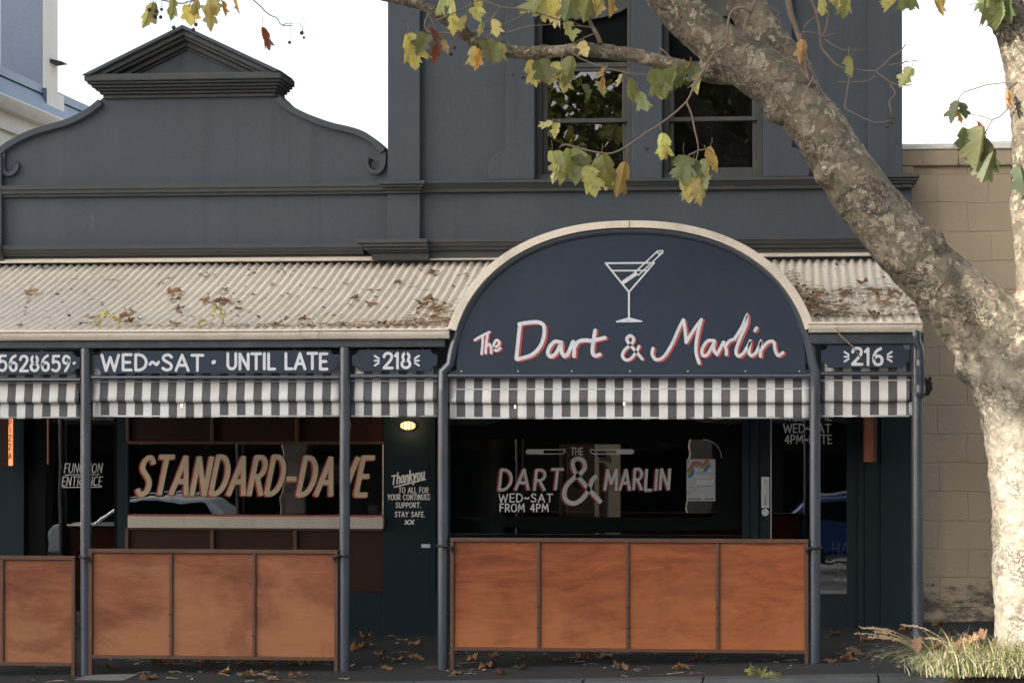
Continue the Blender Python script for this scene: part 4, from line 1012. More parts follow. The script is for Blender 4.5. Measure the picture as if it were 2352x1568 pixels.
# bent tube following the arch then down to the ground at both ends
rt = 12.3 * k0
ln = arch(AW + 0.0, AH - 0.01, 60)
xr_, xl_ = X(1872, 0), X(1017.5, 0)
pts = [(xr_, 0, G(xr_, 0) - .05), (xr_, 0, AC.z - 0.15), (xr_, 0, AC.z + 0.02)]
for x, z in ln:
    f_ = min(1.0, (z - AC.z) / 0.30); ex = 0.040 * (1 - f_)
    if z > AC.z + 0.04: pts.append((x + (ex if x > AC.x else -ex) * 0.6, 0, z))
pts += [(xl_, 0, AC.z + 0.02), (xl_, 0, AC.z - 0.15), (xl_, 0, G(xl_, 0) - .05)]
MB().tube(pts, rt, 20).build('tube_frame', 'post_paint', AS, smooth=True, auto=50)
MB().tube([P(1030, 863, 0.0), P(1861, 863, 0.0)], 6.5 * k0, 12).build('rail', 'post_paint', AS, smooth=True, auto=40)
# cream fascia and the curved roof behind it
o1 = [(x, z) for x, z in arch(AW + 0.005, AH + 0.005, 60, N=2.22)]
o2 = [(x, z) for x, z in arch(AW + 0.075, AH + 0.062, 60, N=2.22)]
zcut = zp(752, 1030)
keep = [i for i in range(61) if o2[i][1] > zcut - 0.03]
a_ = [o1[i] for i in keep]; b_ = [o2[i] for i in keep]
mb = MB(); n = len(a_); y0, y1 = -0.075, -0.045
vs = [(x, y0, z) for x, z in a_] + [(x, y0, z) for x, z in b_] + [(x, y1, z) for x, z in a_] + [(x, y1, z) for x, z in b_]
fs = []
for i in range(n - 1): fs += [(i, i + 1, n + i + 1, n + i), (2 * n + i, 3 * n + i, 3 * n + i + 1, 2 * n + i + 1), (i, 2 * n + i, 2 * n + i + 1, i + 1), (n + i, n + i + 1, 3 * n + i + 1, 3 * n + i)]
fs += [(0, n, 3 * n, 2 * n), (n - 1, 3 * n - 1, 4 * n - 1, 2 * n - 1)]
mb.add(vs, fs).build('fascia', 'cream_trim', AS, bevel=0.004)
mb = MB(); c_ = [(x, z) for x, z in arch(AW + 0.068, AH + 0.056, 60)]; c_ = [c_[i] for i in keep]
vs = [(x, -0.044, z) for x, z in c_] + [(x, F - 0.35, z - .03) for x, z in c_]
mb.add(vs, [(i, n + i, n + i + 1, i + 1) for i in range(n - 1)])
o = mb.build('curved_roof', 'cream_trim', AS, smooth=True); s = o.modifiers.new('thickness', 'SOLIDIFY'); s.thickness = 0.003; s.offset = -1
MB().box(AC.x - .003, AC.x + .003, -0.078, -0.0745, b_[n // 2][1] - 0.07, b_[n // 2][1] + .002).build('joint', 'moulding_paint', AS)
mb = None
for px in (1060, 1190, 1313, 1447, 1580, 1712, 1836):
    q = P(px, 852, YS); MB().tube([q, q + Vector((0, -.004, 0))], .006, 8).build('screw', 'steel', AS)
# the painted emblem and name
ZS = YS - 0.003
zx = lambda p: (987.8 + .4 * p[0], 470.4 + .4 * p[1])
em = MB()
def es(pts, wd, rc=True, sm=False): stroke(em, [zx(p) for p in (catmull(pts, 5) if sm else pts)], wd * .4, ZS - 0.002, rc)
es([(1008, 335), (1287, 333)], 10); es([(1008, 335), (1142, 500)], 10); es([(1287, 333), (1142, 500)], 10); es([(1042, 378), (1250, 377)], 9)
es([(1142, 498), (1142, 655)], 11); es([(1072, 670), (1214, 668)], 9); es([(1080, 668), (1142, 650), (1206, 667)], 9); es([(1100, 666), (1142, 658), (1184, 665)], 9)
es([(1172, 392), (1308, 264)], 8); es([(1196, 404), (1333, 276)], 8); es(arc(1321, 270, 16, 14, 190, -40, 10), 8)
es([(1172, 392), (1196, 404)], 8); es(arc(1321, 268, 6, 6, 0, 360, 10), 5)
es([(1112, 443), (1180, 397)], 22)
em.build('emblem', 'letter_white', AS, label='white line drawing of a cocktail glass with a dart in it')
SCRIPT = {
 'The': ([[(256, 776), (290, 755), (340, 730)], [(302, 752), (301, 800), (296, 855)], [(330, 748), (322, 800), (319, 850)], [(322, 815), (338, 798), (348, 815), (350, 850)], [(366, 822), (392, 806), (396, 785), (380, 776), (366, 800), (368, 830), (385, 836), (403, 822)]], 14),
 'Dart': ([[(516, 690), (508, 760), (495, 882)], [(512, 684), (575, 674), (628, 675), (655, 700), (652, 760), (630, 815), (580, 862), (500, 886)],
   [(748, 790), (718, 784), (688, 812), (676, 850), (692, 870), (722, 852), (748, 802)], [(752, 788), (754, 840), (770, 868), (786, 858)], [(788, 862), (806, 820), (820, 786)], [(824, 786), (828, 830), (826, 868)], [(828, 820), (848, 788), (872, 778), (905, 776)],
   [(948, 720), (938, 780), (932, 840), (945, 866), (974, 858)], [(895, 777), (935, 778), (1003, 762)]], 21),
 '&': ([[(1218, 884), (1180, 840), (1138, 790), (1130, 765), (1150, 750), (1168, 768), (1158, 795), (1118, 832), (1104, 865), (1120, 888), (1150, 884), (1182, 845), (1200, 812)]], 17),
 'Marlin': ([[(1280, 824), (1275, 858), (1298, 888), (1342, 870), (1388, 800), (1428, 710), (1454, 660)], [(1454, 660), (1464, 720), (1470, 790)], [(1470, 790), (1512, 720), (1558, 658)], [(1558, 658), (1534, 750), (1526, 840), (1544, 908)],
   [(1627, 778), (1592, 782), (1562, 828), (1566, 864), (1592, 858), (1626, 800)], [(1632, 780), (1628, 830), (1648, 860)], [(1650, 855), (1668, 820), (1684, 788)], [(1686, 788), (1700, 830), (1700, 858)], [(1694, 812), (1718, 782), (1750, 768)],
   [(1750, 766), (1790, 702), (1820, 634), (1814, 690), (1778, 770), (1756, 840), (1772, 868), (1802, 848)], [(1802, 848), (1826, 808), (1840, 782), (1830, 840), (1846, 866), (1872, 848)], [(1864, 722), (1874, 706)], [(1872, 848), (1892, 808), (1900, 786), (1896, 868)], [(1898, 836), (1936, 790), (1972, 786), (1980, 830), (1998, 864), (2026, 848)]], 18)}
wm, rm = MB(), MB()
for wd, (sts, sw) in SCRIPT.items():
    for st in sts:
        cs = catmull([zx(p) for p in st], 5)
        if wd != 'The': stroke(wm, cs, sw * .4, ZS - 0.004)
        else: stroke(wm, cs, sw * .4, ZS - 0.004)
        dd = 4.6 if wd in ('Dart', 'Marlin') else 3.4
        for k in range(1, 7): stroke(rm, [(a + dd * k / 6, b + dd * .62 * k / 6) for a, b in cs], sw * .4, ZS - 0.001)
rm.build('lettering_shadow', 'letter_red', AS); wm.build('lettering', 'letter_white', AS, label='The Dart & Marlin in white brush script with red edges')

# =================================================================== STRIPED BLINDS
def blind(a, b, top, bot, label, seed):
    Y = 0.075; x0, x1 = X(a, Y), X(b, Y); ref = (a + b) / 2
    zt, zm, zb = P(ref, top, Y).z, P(ref, bot - 37, Y).z, P(ref, bot, Y).z
    t = thing('striped_blind', ((x0 + x1) / 2, Y, zb), label, 'blind', 'striped canvas blinds along the verandah')
    rn = random.Random(seed)
    prof = [(0, zt), (0.0, zt - (zt - zm) * .30), (-0.008, zt - (zt - zm) * .55), (-0.028, zm + 0.05), (-0.040, zm + 0.022), (-0.036, zm + 0.004), (-0.018, zm - 0.006), (0.004, zm - 0.002), (0.010, zm - 0.02), (0.006, zm - 0.05), (0.004, zb + 0.02), (0.002, zb)]
    mb = MB(); n = 60; vs = []
    for i in range(n + 1):
        x = x0 + (x1 - x0) * i / n
        for j, (yy, z) in enumerate(prof):
            wv = noise.noise(Vector((x * 1.3, seed, j * .15))) * 0.006
            vs.append((x, Y + yy + noise.noise(Vector((x * 2.2, seed * 3.1, j * .2))) * 0.012 * (j / 11) + noise.noise(Vector((x * 9, seed, j * .1))) * .004, z + wv * (1.5 if j > 1 else 0) - (0.006 * math.sin(math.pi * i / n * max(1, round((x1 - x0) / 1.4))) ** 2 if j > 2 else 0)))
    m = len(prof)
    mb.add(vs, [(i * m + j, i * m + j + 1, (i + 1) * m + j + 1, (i + 1) * m + j) for i in range(n) for j in range(m - 1)])
    o = mb.build('canvas', 'striped_canvas', t, smooth=True)
    s = o.modifiers.new('thickness', 'SOLIDIFY'); s.thickness = 0.003; s.offset = 1
    z = P(ref, top + (bot - 37 - top) * .58, Y).z
    MB().box(x0, x1, Y - 0.0215, Y - 0.012, z - .0045, z + .0045).build('seam', 'letter_grey', t)
    MB().tube([(x0 + .004, Y + .004, zb + .006), (x1 - .004, Y + .004, zb + .006)], 0.008, 8).build('bottom_bar', 'letter_grey', t, smooth=True)
    MB().tube([(x0, Y + .04, zt + .02), (x1, Y + .04, zt + .02)], 0.035, 12).build('roller', 'post_paint', t, smooth=True)
    return t
blind(-316, 184, 820, 960, 'striped blind at the far left under the phone number sign', 1)
blind(213, 780, 815, 957, 'wide striped blind under the WED~SAT UNTIL LATE sign', 2)
blind(806, 1005, 812, 957, 'short striped blind under the 218 sign, above the lit wall lamp', 3)
blind(1033, 1858, 850, 961, 'widest striped blind, under the arched sign', 4)
blind(1886, 2090, 808, 957, 'short striped blind under the 216 sign at the right end', 5)
for (px, py) in ((419, 930), (1262, 989), (1522, 985)):
    pass
mb = MB()
for px, py in ((419, 931), (1184, 934), (1434, 927)):
    q = P(px, py, 0.06)
    c = thing('clip_light', q, {419: 'tiny glowing clip light on the striped blind under the hours sign', 1184: 'tiny glowing clip light left of centre on the widest striped blind', 1434: 'tiny glowing clip light at the middle of the widest striped blind'}[px], 'light', 'tiny lights on the blinds')
    MB().tube([q + Vector((0, -0.03, -.012)), q + Vector((0, -0.03, .012))], 0.006, 8).build('bulb', 'fairy_glow', c)
    MB().tube([q + Vector((0, -0.03, .0121)), q + Vector((0, -0.03, .02))], 0.007, 8).build('cap', 'dark_metal', c)

# =================================================================== HANGING NAME BOARDS
def board(px0, px1, py0, py1, label, draw, name='hanging_sign', r=13):
    Y = -0.012; ref = (px0 + px1) / 2; S = lambda a, b: (X(a, Y), P(ref, b, Y).z)
    t = thing(name, (X(ref, Y), Y, P(ref, py1, Y).z), label, 'sign', 'notched navy boards under the gutter')
    def nt(cx, cy, a0, a1): return [(cx + r * 1.15 * math.cos(R(a0 + (a1 - a0) * i / 8)), cy - r * math.sin(R(a0 + (a1 - a0) * i / 8))) for i in range(9)]
    e = r * 1.15
    poly = [(px0 + e, py0 - 0)] + [(px1 - e - 3, py0)] + nt(px1 - 3, py0, 180, 270)[1:] + [(px1, py0 + r + 1)] if False else None
    poly = [(px0 + e + 2, py0), (px1 - e - 2, py0)] + nt(px1, py0, 180, 270) + nt(px1, py1, 90, 180) + [(px1 - e - 2, py1), (px0 + e + 2, py1)] + nt(px0, py1, 0, 90) + nt(px0, py0, 270, 360)
    MB().prism([S(a, b) for a, b in poly], Y - 0.009, Y + 0.009).build('board', 'sign_navy', t, bevel=0.002)
    for px in (px0 + (px1 - px0) * .18, px0 + (px1 - px0) * .82):
        MB().box(X(px - 3, Y), X(px + 3, Y), Y + 0.0092, Y + 0.016, P(ref, py0 + 8, Y).z, P(ref, py0 - 12, Y).z).build('bracket', 'dark_metal', t)
        MB().box(X(px - 3, Y), X(px + 3, Y), Y + 0.0092, Y + 0.016, P(ref, py1 + 9, Y).z, P(ref, py1 - 6, Y).z).build('bracket', 'dark_metal', t)
    mb = MB(); draw(mb, Y - 0.0105); mb.build('lettering', 'letter_white', t)
    return t
def leafmarks(mb, xl, xr, cy, Y):
    for s, x in ((1, xl), (-1, xr)):
        for k, (dy, L, up) in enumerate(((-9, 10, -3), (0, 9, 0), (9, 10, 3))):
            stroke(mb, [(x - s * 5, cy + dy + (-2 if dy < 0 else 2 if dy > 0 else 0)), (x + s * 4, cy + dy * .55)], 4.6, Y)
board(217, 776, 805, 857, 'long notched navy board reading WED~SAT UNTIL LATE', lambda mb, Y: (text(mb, 'WED~SAT', (234, 815, 466, 850), Y, 6.6, 0, .22), text(mb, '*', (487, 814, 495, 849), Y, 8.5), text(mb, 'UNTIL LATE', (522, 812, 751, 847), Y, 6.6, 0, .22)))
board(809, 1005, 803, 852, 'notched navy board with the house number 218', lambda mb, Y: (text(mb, '218', (881, 811, 942, 845), Y, 6.3, 0, .18), leafmarks(mb, 866, 957, 828, Y)))
board(1886, 2089, 792, 844, 'notched navy board with the house number 216', lambda mb, Y: (text(mb, '216', (1957, 800, 2027, 837), Y, 6.8, 0, .18), leafmarks(mb, 1945, 2043, 819, Y)))
board(-310, 184, 808, 860, 'notched navy board ending in 5628659, cut by the left edge', lambda mb, Y: (text(mb, '5628659*', (-3, 817, 173, 851), Y, 6.0, 0, .22)))

# =================================================================== PLYWOOD BARRIERS
def barrier(px0, px1, top, bot, leg, bats, mat, label, joints=True):
    Y = -0.035; ref = (px0 + px1) / 2; k = mpp(Y, ref)
    z = lambda b: P(ref, b, Y).z
    x0, x1 = X(px0, Y), X(px1, Y)
    t = thing('plywood_barrier', ((x0 + x1) / 2, Y, G((x0 + x1) / 2, Y)), label, 'barrier', 'plywood barriers between the verandah posts')
    fw = 8.5 * k; d = 0.035
    MB().box(x0, x1, Y - 0.004, Y + d + .002, z(top + 9), z(top)).build('top_rail', 'frame_timber', t, bevel=0.003)
    MB().box(x0 + fw + .001, x1 - fw - .001, Y, Y + d, z(bot), z(bot - 8)).build('bottom_rail', 'frame_timber', t, bevel=0.003)
    for a in (x0, x1 - fw):
        MB().box(a, a + fw, Y - 0.001, Y + d, G(a, Y) - 0.01, z(top + 9.2)).build('leg', 'frame_timber', t, bevel=0.003)
    xs = [x0 + fw] + [X(b, Y) for b in bats] + [x1 - fw]
    for i, b in enumerate(bats):
        x = X(b, Y)
        MB().box(x - 3.8 * k, x + 3.8 * k, Y + 0.002, Y + d - .004, z(bot - 8.3), z(top + 9.3)).build('batten', 'frame_timber', t, bevel=0.003)
        if joints:
            MB().box(x - 4.6 * k, x + 4.6 * k, Y - 0.001, Y + 0.0018, z(bot - 56), z(bot - 53)).build('hinge', 'dark_metal', t); MB().box(x - 4.6 * k, x + 4.6 * k, Y - 0.001, Y + 0.0018, z(bot - 104), z(bot - 101)).build('hinge', 'dark_metal', t)
    for i in range(len(xs) - 1):
        MB().box(xs[i] + .002, xs[i + 1] - .002, Y + 0.022, Y + 0.03, z(bot - 8.2), z(top + 9.2)).build('panel', mat, t)
    return t
barrier(1034, 1857, 1236, 1497, 1533, (1237, 1441, 1648), 'ply_orange', 'orange plywood barrier of four panels below the arched sign')
barrier(203, 776, 1261, 1514, 1545, (392, 583), 'ply_faded', 'faded plywood barrier of three panels below the STANDARD DAVE window')
barrier(-322, 172, 1275, 1527, 1555, (-160, 4), 'ply_faded', 'faded plywood barrier cut by the left edge of the photo', False)
# black cords tying the barriers to the posts
def cord(name_px, y, px_post, label, r_=12.2):
    mb = MB(); x = X(px_post, 0); z = P(px_post, y, 0).z; rr = r_ * k0 + 0.008; xb = X(name_px, 0)
    loop = [(x + rr * math.cos(R(a)), rr * math.sin(R(a)), z + 0.006 * math.sin(R(a * 1.0)) + .006) for a in range(0, 361, 20)]
    mb.tube(loop, 0.009, 8, False)
    mb.tube([(x - rr * .3, -rr * .95, z), ((x + xb) / 2, -0.072, z + 0.004), (xb, -0.055, z - .012)], 0.009, 8)
    mb.ball((xb, -0.055, z - .014), 0.016, 8, 6)
    mb.tube([(xb, -0.057, z - .014), (xb + .006, -0.06, z - .05)], 0.005, 6)
    tag(mb.build('tie_cord', 'cord_black', smooth=True), label, 'cord', 'black cords tying barriers to posts')
cord(208, 1279, 197, 'black cord tying the faded barrier to the leftmost post'); cord(770, 1276, 792, 'black cord tying the faded three panel barrier to the post at its right end')
cord(1039, 1253, 1017.5, 'black cord tying the orange barrier to the left leg of the arch'); cord(1853, 1258, 1872, 'black cord tying the orange barrier to the right leg of the arch')

# =================================================================== SMALL FITTINGS
q = P(938, 977, F)
LT = thing('bulkhead_lamp', q, 'lit oval bulkhead lamp with a wire cage on the dark wall', 'lamp')
k = mpp(F, 900)
mb = MB(); mb.prism([(q.x + (20 * k) * math.cos(R(a)), q.z + 12 * k * math.sin(R(a))) for a in range(0, 360, 12)], F - 0.025, F - 0.001); mb.build('base', 'dark_metal', LT, bevel=0.004)
mb = MB().ball((q.x, F - 0.03, q.z), 0.1, 24, 14, (17.5 * k / .1, 0.55, 9.5 * k / .1)); mb.build('lens', 'lamp_glow', LT, smooth=True)
mb = MB()
for a in (-.45, 0, .45):
    mb.tube([(q.x + a * 17 * k + 0, F - 0.03 - 0.064 * math.cos(R(t)) * (1 - a * a) ** .5, q.z + 11 * k * math.sin(R(t))) for t in range(-90, 91, 15)], 0.0035, 6)
mb.tube([(q.x + 19 * k * math.sin(R(t)), F - 0.03 - 0.064 * math.cos(R(t)), q.z) for t in range(-90, 91, 15)], 0.0035, 6)
mb.build('cage', 'dark_metal', LT, smooth=True)
ll = bpy.data.lights.new('lamp_light', 'POINT'); ll.energy = 1.2; ll.color = (1, .62, .3); ll.shadow_soft_size = 0.05
lo = bpy.data.objects.new('lamp_light', ll); COL.objects.link(lo); lo.location = (q.x, F - 0.16, q.z)
# poster on the window
PT = thing('poster', P(1610, 1150, F + .03), 'printed paper poster with rainbow waves stuck inside the shop window', 'poster')
mb = MB(); Yp = F + 0.030; mb.cur = (0.42, 0.43, 0.46)
mb.pbox(1577, 1054, 1643, 1150, Yp, 0.002); mb.build('paper', 'printed_paper', PT)
rb_ = MB()
wave = catmull([(1577.5, 1082), (1585, 1076), (1592, 1063), (1604, 1062), (1616, 1066), (1624, 1056), (1628, 1054.5)], 6)
for i, c in enumerate(((0.42, 0.10, 0.05), (0.48, 0.22, 0.05), (0.12, 0.30, 0.30), (0.03, 0.13, 0.36))):
    rb_.cur = c; stroke(rb_, [(min(1642, max(1578.5, a + i * 1.2)), b + i * 4.6) for a, b in wave], 5.2, Yp - .0012, False)
rb_.build('rainbow', 'printed_paper', PT)
mb = MB(); mb.cur = (0.62, 0.63, 0.66)
text(mb, 'W', (1594, 1072, 1604, 1081), Yp - .003, 2.4, .2); text(mb, 'ho', (1605, 1073, 1617, 1081), Yp - .003, 2.2, .2); text(mb, 'u', (1624, 1075, 1636, 1081), Yp - .003, 2.2, .2)
text(mb, 'know', (1595, 1089, 1631, 1097), Yp - .003, 2.2, .2); text(mb, '3280?', (1598, 1102, 1639, 1112), Yp - .003, 2.4, .15, .2)
mb.cur = (0.08, 0.08, 0.09)
for yy, a, b in ((1116, 1601, 1636), (1119, 1580, 1594), (1124, 1590, 1602), (1128, 1579, 1588), (1131, 1579, 1590), (1134, 1579, 1587), (1145, 1580, 1610), (1145, 1619, 1640)):
    stroke(mb, [(a, yy), (b, yy)], 1.0 if yy < 1140 else 2.6, Yp - .003, False)
mb.build('print', 'printed_paper', PT)
# projecting timber light box with PIZZA down its lit edge
PZ = thing('light_box_sign', P(0, 1070, 2.4), 'dark timber light box sign with red IZZA letters glowing down its edge', 'sign')
MB().pbox(-60, 940, 18.6, 1071, 2.40, 0.09).build('box', 'dark_timber', PZ, bevel=0.004)
MB().pbox(18.9, 952, 27.5, 1069, 2.41, 0.03).build('lit_edge', 'sign_glow', PZ)
mb = MB(); Yz = 2.406
for s_, y_ in (('P', 964), ('I', 980), ('Z', 999), ('Z', 1019), ('A', 1040)):
    text(mb, s_, (20.3 if s_ != 'I' else 22.4, y_, 26.2 if s_ != 'I' else 24.2, y_ + 13), Yz, 2.2, 0, .1)
mb.build('lettering', 'letter_red', PZ)
BX = thing('timber_sign_box', P(1999, 1060, 2.45), 'varnished orange timber sign box hung beside the glazed door', 'sign')
MB().pbox(1985.5, 900, 2008, 1061, 2.45, 0.40).build('box', 'box_timber', BX, bevel=0.004); MB().pbox(2008.3, 900, 2013, 1061, 2.44, 0.42).build('edge', 'frame_timber', BX, bevel=0.003)
# floodlight at the end of the verandah
FLt = thing('floodlight', P(2128, 888, 0.25), 'small black floodlight beside the downpipe, facing the tan wall', 'light')
q = P(2128, 886, .2)
mb = MB(); w5 = [(-9, 25), (-9, -24), (4, -22), (13, -6), (11, 2), (12, 8), (6, 10)]
mb.prism([(q.x + a * k0, q.z + b * k0) for a, b in w5], .1, .3); mb.build('housing', 'dark_metal', FLt, bevel=0.006)
MB().tube([(q.x + 5 * k0, .2, q.z + 8 * k0), (q.x + 9 * k0, .2, q.z + 20 * k0)], 0.012, 8).build('visor', 'dark_metal', FLt)
mb = MB().tube([P(2118, 872, .15), P(2104, 868, .05)], 0.014, 8); mb.build('arm', 'dark_metal', FLt)
# white notice on the wall and shackle at the blind end
MB().pbox(968, 1249, 988, 1257, F - .004, .003).build('notice', 'letter_grey', None, label='tiny torn white sticker low on the dark wall', cat='sticker')
mb = MB(); s_ = [P(2092, 928 + 4 * i, 0.05) for i in range(6)]
for a in s_: mb.tube([a + Vector((.012 * math.cos(R(t)), 0, .012 * math.sin(R(t)))) for t in range(0, 361, 40)], .0035, 6, False)
tag(mb.build('chain', 'steel'), 'short steel chain hanging at the right end of the last blind', 'chain')
# =================================================================== NEIGHBOURS
# block wall on the right
YB = 3.25
BWL = thing('block_wall', P(2250, 1430, YB), 'tall tan painted block wall beside the terrace, behind the tree', 'wall')
zb_ = lambda b: P(2200, b, YB).z
bx0 = X(2072, YB)
MB().box(bx0 - .3, bx0 + 6, YB, YB + 0.35, -0.4, zb_(382)).build('wall', 'tan_blocks', BWL)
MB().box(bx0 - .3, X(2097, YB), YB - 0.05, YB - 0.001, zb_(425), zb_(382.5)).build('pier', 'tan_blocks', BWL, bevel=0.01)
MB().box(bx0 - .3, X(2200, YB), YB - 0.055, YB + 0.40, zb_(381.5), zb_(345)).build('coping', 'tan_blocks', BWL, bevel=0.012)
MB().box(X(2201, YB), bx0 + 6, YB - 0.05, YB + 0.40, zb_(381.5), zb_(346)).build('coping', 'tan_blocks', BWL, bevel=0.012)
MB().box(bx0 - .3, X(2190, YB), YB - 0.07, YB + 0.42, zb_(344.5), zb_(331)).build('cap', 'pale_render', BWL, bevel=0.012)
MB().box(X(2191, YB), bx0 + 6, YB - 0.07, YB + 0.42, zb_(344.5), zb_(327)).build('cap', 'pale_render', BWL, bevel=0.012)
# house up the side street on the left with its chimney
YN = 8.0
NB = thing('neighbouring_house', P(-100, 1500, YN), 'cream house with blue roof edge and tall rendered chimney, behind the scroll parapet', 'house')
e0 = P(0, 212, YN); ex = e0.x
dz = mpp(YN, 100)
L0, L1 = YN - 1.5, YN + 22
def along(name, prof, mat, **k):
    # prof in (x, z) swept along Y (this eave runs back from the street)
    mb = MB(); n = len(prof)
    vs = [(p[0], L0, p[1]) for p in prof] + [(p[0], L1, p[1]) for p in prof]
    fs = [tuple(range(n)), tuple(range(2 * n - 1, n - 1, -1))] + [(i, n + i, n + (i + 1) % n, (i + 1) % n) for i in range(n)]
    return mb.add(vs, fs).build(name, mat, NB, **k)
z0 = e0.z
along('gutter', [(ex, z0), (ex + .02, z0 - .02), (ex - .01, z0 - .09), (ex - .06, z0 - .14), (ex - .16, z0 - .14), (ex - .16, z0)], 'pale_render', auto=30)
along('fascia', [(ex - .165, z0 - .02), (ex - .165, z0 - .34), (ex - .20, z0 - .34), (ex - .20, z0 - .02)], 'pale_render')
along('wall', [(ex - .22, z0 - .02), (ex - .22, -1), (ex - 5, -1), (ex - 5, z0 - .02)], 'pale_render')
along('roof', [(ex - .10, z0 + .005), (ex - .26, z0 + .30), (ex - 3.3, z0 + 1.6), (ex - 5.2, z0 - .01)], 'blue_roof')
along('roof_edge', [(ex - .24, z0 + .31), (ex - .25, z0 + .42), (ex - .40, z0 + .48), (ex - .42, z0 + .37)], 'blue_roof')
YC = 10.5
ca, cb = X(0, YC) - .0, X(98, YC)
def zc_(b): return P(60, b, YC).z
# depth of the chimney follows from its visible right-hand face
ydp = 0.64
MB().box(ca, cb, YC, YC + ydp, zc_(240), zc_(-220)).build('chimney', 'chimney_render', NB, bevel=0.01)
MB().box(cb + .001, cb + .004, YC + .002, YC + ydp - .002, zc_(203), zc_(-220)).build('chimney_sunlit_flank', 'pale_render', NB)  # pale skin: sunlight on the right-hand face put into the colour
MB().box(ca - .02, cb + .05, YC - .02, YC + ydp + .12, zc_(300), zc_(203)).build('chimney_base', 'chimney_render', NB, bevel=0.01)
MB().box(cb + .052, cb + .056, YC, YC + ydp + .11, zc_(300), zc_(204)).build('chimney_sunlit_flank', 'pale_render', NB)  # same sunlit paleness painted on the side of the base
q = P(146, 146, YC + .5); MB().prism([(q.x - .2, q.z + .05), (q.x + .03, q.z), (q.x - .2, q.z - .03)], YC + .3, YC + .6).build('chimney_ledge', 'moulding_paint', NB)

# =================================================================== PLANE TREE
YT = -0.95
TB = P(2372, 1490, YT)
PTt = thing('plane_tree', (TB.x, YT, G(TB.x, YT)), 'old plane tree with peeling mottled bark leaning over the right shop', 'tree')
def tp(pts, Y=YT):
    out = []; rad = []
    for p in pts:
        y = Y + (p[3] if len(p) > 3 else 0); out.append(P(p[0], p[1], y)); rad.append(p[2] * mpp(y, p[0]))
    return out, rad
def smooth_path(pts, rad, n=5):
    P3 = [Vector((*p, r)) for p, r in zip(pts, rad)]; o = []
    for i in range(len(P3) - 1):
        a, b, c, d = P3[max(0, i - 1)], P3[i], P3[i + 1], P3[min(len(P3) - 1, i + 2)]
        for k in range(n):
            t = k / n; o.append(0.5 * (2 * b + (c - a) * t + (2 * a - 5 * b + 4 * c - d) * t * t + (3 * b - a - 3 * c + d) * t ** 3))
    o.append(P3[-1]); return [v.xyz for v in o], [max(0.002, v.w) for v in o]
LIMBS = [
 [(2380, 1580, 112), (2378, 1500, 98), (2372, 1380, 92), (2368, 1200, 92), (2366, 1080, 98), (2362, 980, 108), (2352, 900, 118), (2325, 835, 118), (2285, 775, 104), (2225, 712, 90), (2165, 655, 80), (2096, 588, 75), (2040, 520, 73), (1984, 452, 70), (1932, 375, 66), (1880, 295, 64), (1808, 213, 64), (1735, 160, 60), (1660, 108, 56), (1590, 50, 52), (1530, -10, 47), (1440, -110, 42), (1330, -230, 36), (1200, -360, 28), (1050, -480, 18)],
 [(1850, 255, 58, .05), (1812, 165, 52, .12), (1775, 110, 49, .18), (1738, 55, 47, .24), (1703, -15, 45, .3), (1650, -130, 42, .4), (1590, -260, 36, .6), (1500, -420, 26, .8)],
 [(2350, 950, 100), (2372, 850, 95), (2392, 760, 78), (2398, 680, 68), (2388, 580, 60), (2381, 480, 60), (2380, 380, 60), (2378, 290, 57), (2362, 190, 53), (2338, 100, 47), (2314, 30, 44), (2290, -60, 42), (2262, -180, 38), (2220, -320, 30), (2160, -460, 20)],
 [(1700, 165, 30, .02), (1640, 172, 23, .03), (1590, 160, 19), (1500, 137, 18), (1420, 122, 17.5), (1340, 114, 18), (1260, 118, 17), (1200, 122, 17), (1140, 112, 18), (1085, 92, 17), (1040, 55, 16), (985, 22, 15), (930, 3, 15), (870, -14, 14), (780, -42, 13), (660, -70, 11), (520, -95, 8), (380, -110, 5)],
]
mb = MB(); rn = random.Random(11)
for L in LIMBS:
    a, b = tp(L); a, b = smooth_path(a, b)
    mb.tube(a, b, 20)
# knots and the burr under the fork
for px, py, r, dy in ((2135, 560, 42, -.14), (2160, 640, 40, -.16), (2300, 760, 60, -.1), (1640, 150, 24, -.02), (2352, 1500, 70, -.05), (2310, 1540, 60, 0), (1900, 400, 34, -.1), (1785, 255, 34, -.05), (2240, 840, 50, -.05)):
    q = P(px, py, YT + dy); mb.ball(q, r * mpp(YT, px), 14, 10)
tmp = mb.build('trunk_base', 'plane_bark', PTt)
rm_ = tmp.modifiers.new('r', 'REMESH'); rm_.mode = 'VOXEL'; rm_.voxel_size = 0.0135
sm_ = tmp.modifiers.new('s', 'SMOOTH'); sm_.iterations = 12; sm_.factor = 0.6
dg = bpy.context.evaluated_depsgraph_get(); ev = tmp.evaluated_get(dg)
me = bpy.data.meshes.new_from_object(ev)
bpy.data.objects.remove(tmp)
o0 = WL[PTt.name]
NRM = [v.normal.copy() for v in me.vertices]; CO = [v.co.copy() for v in me.vertices]; NEW = []
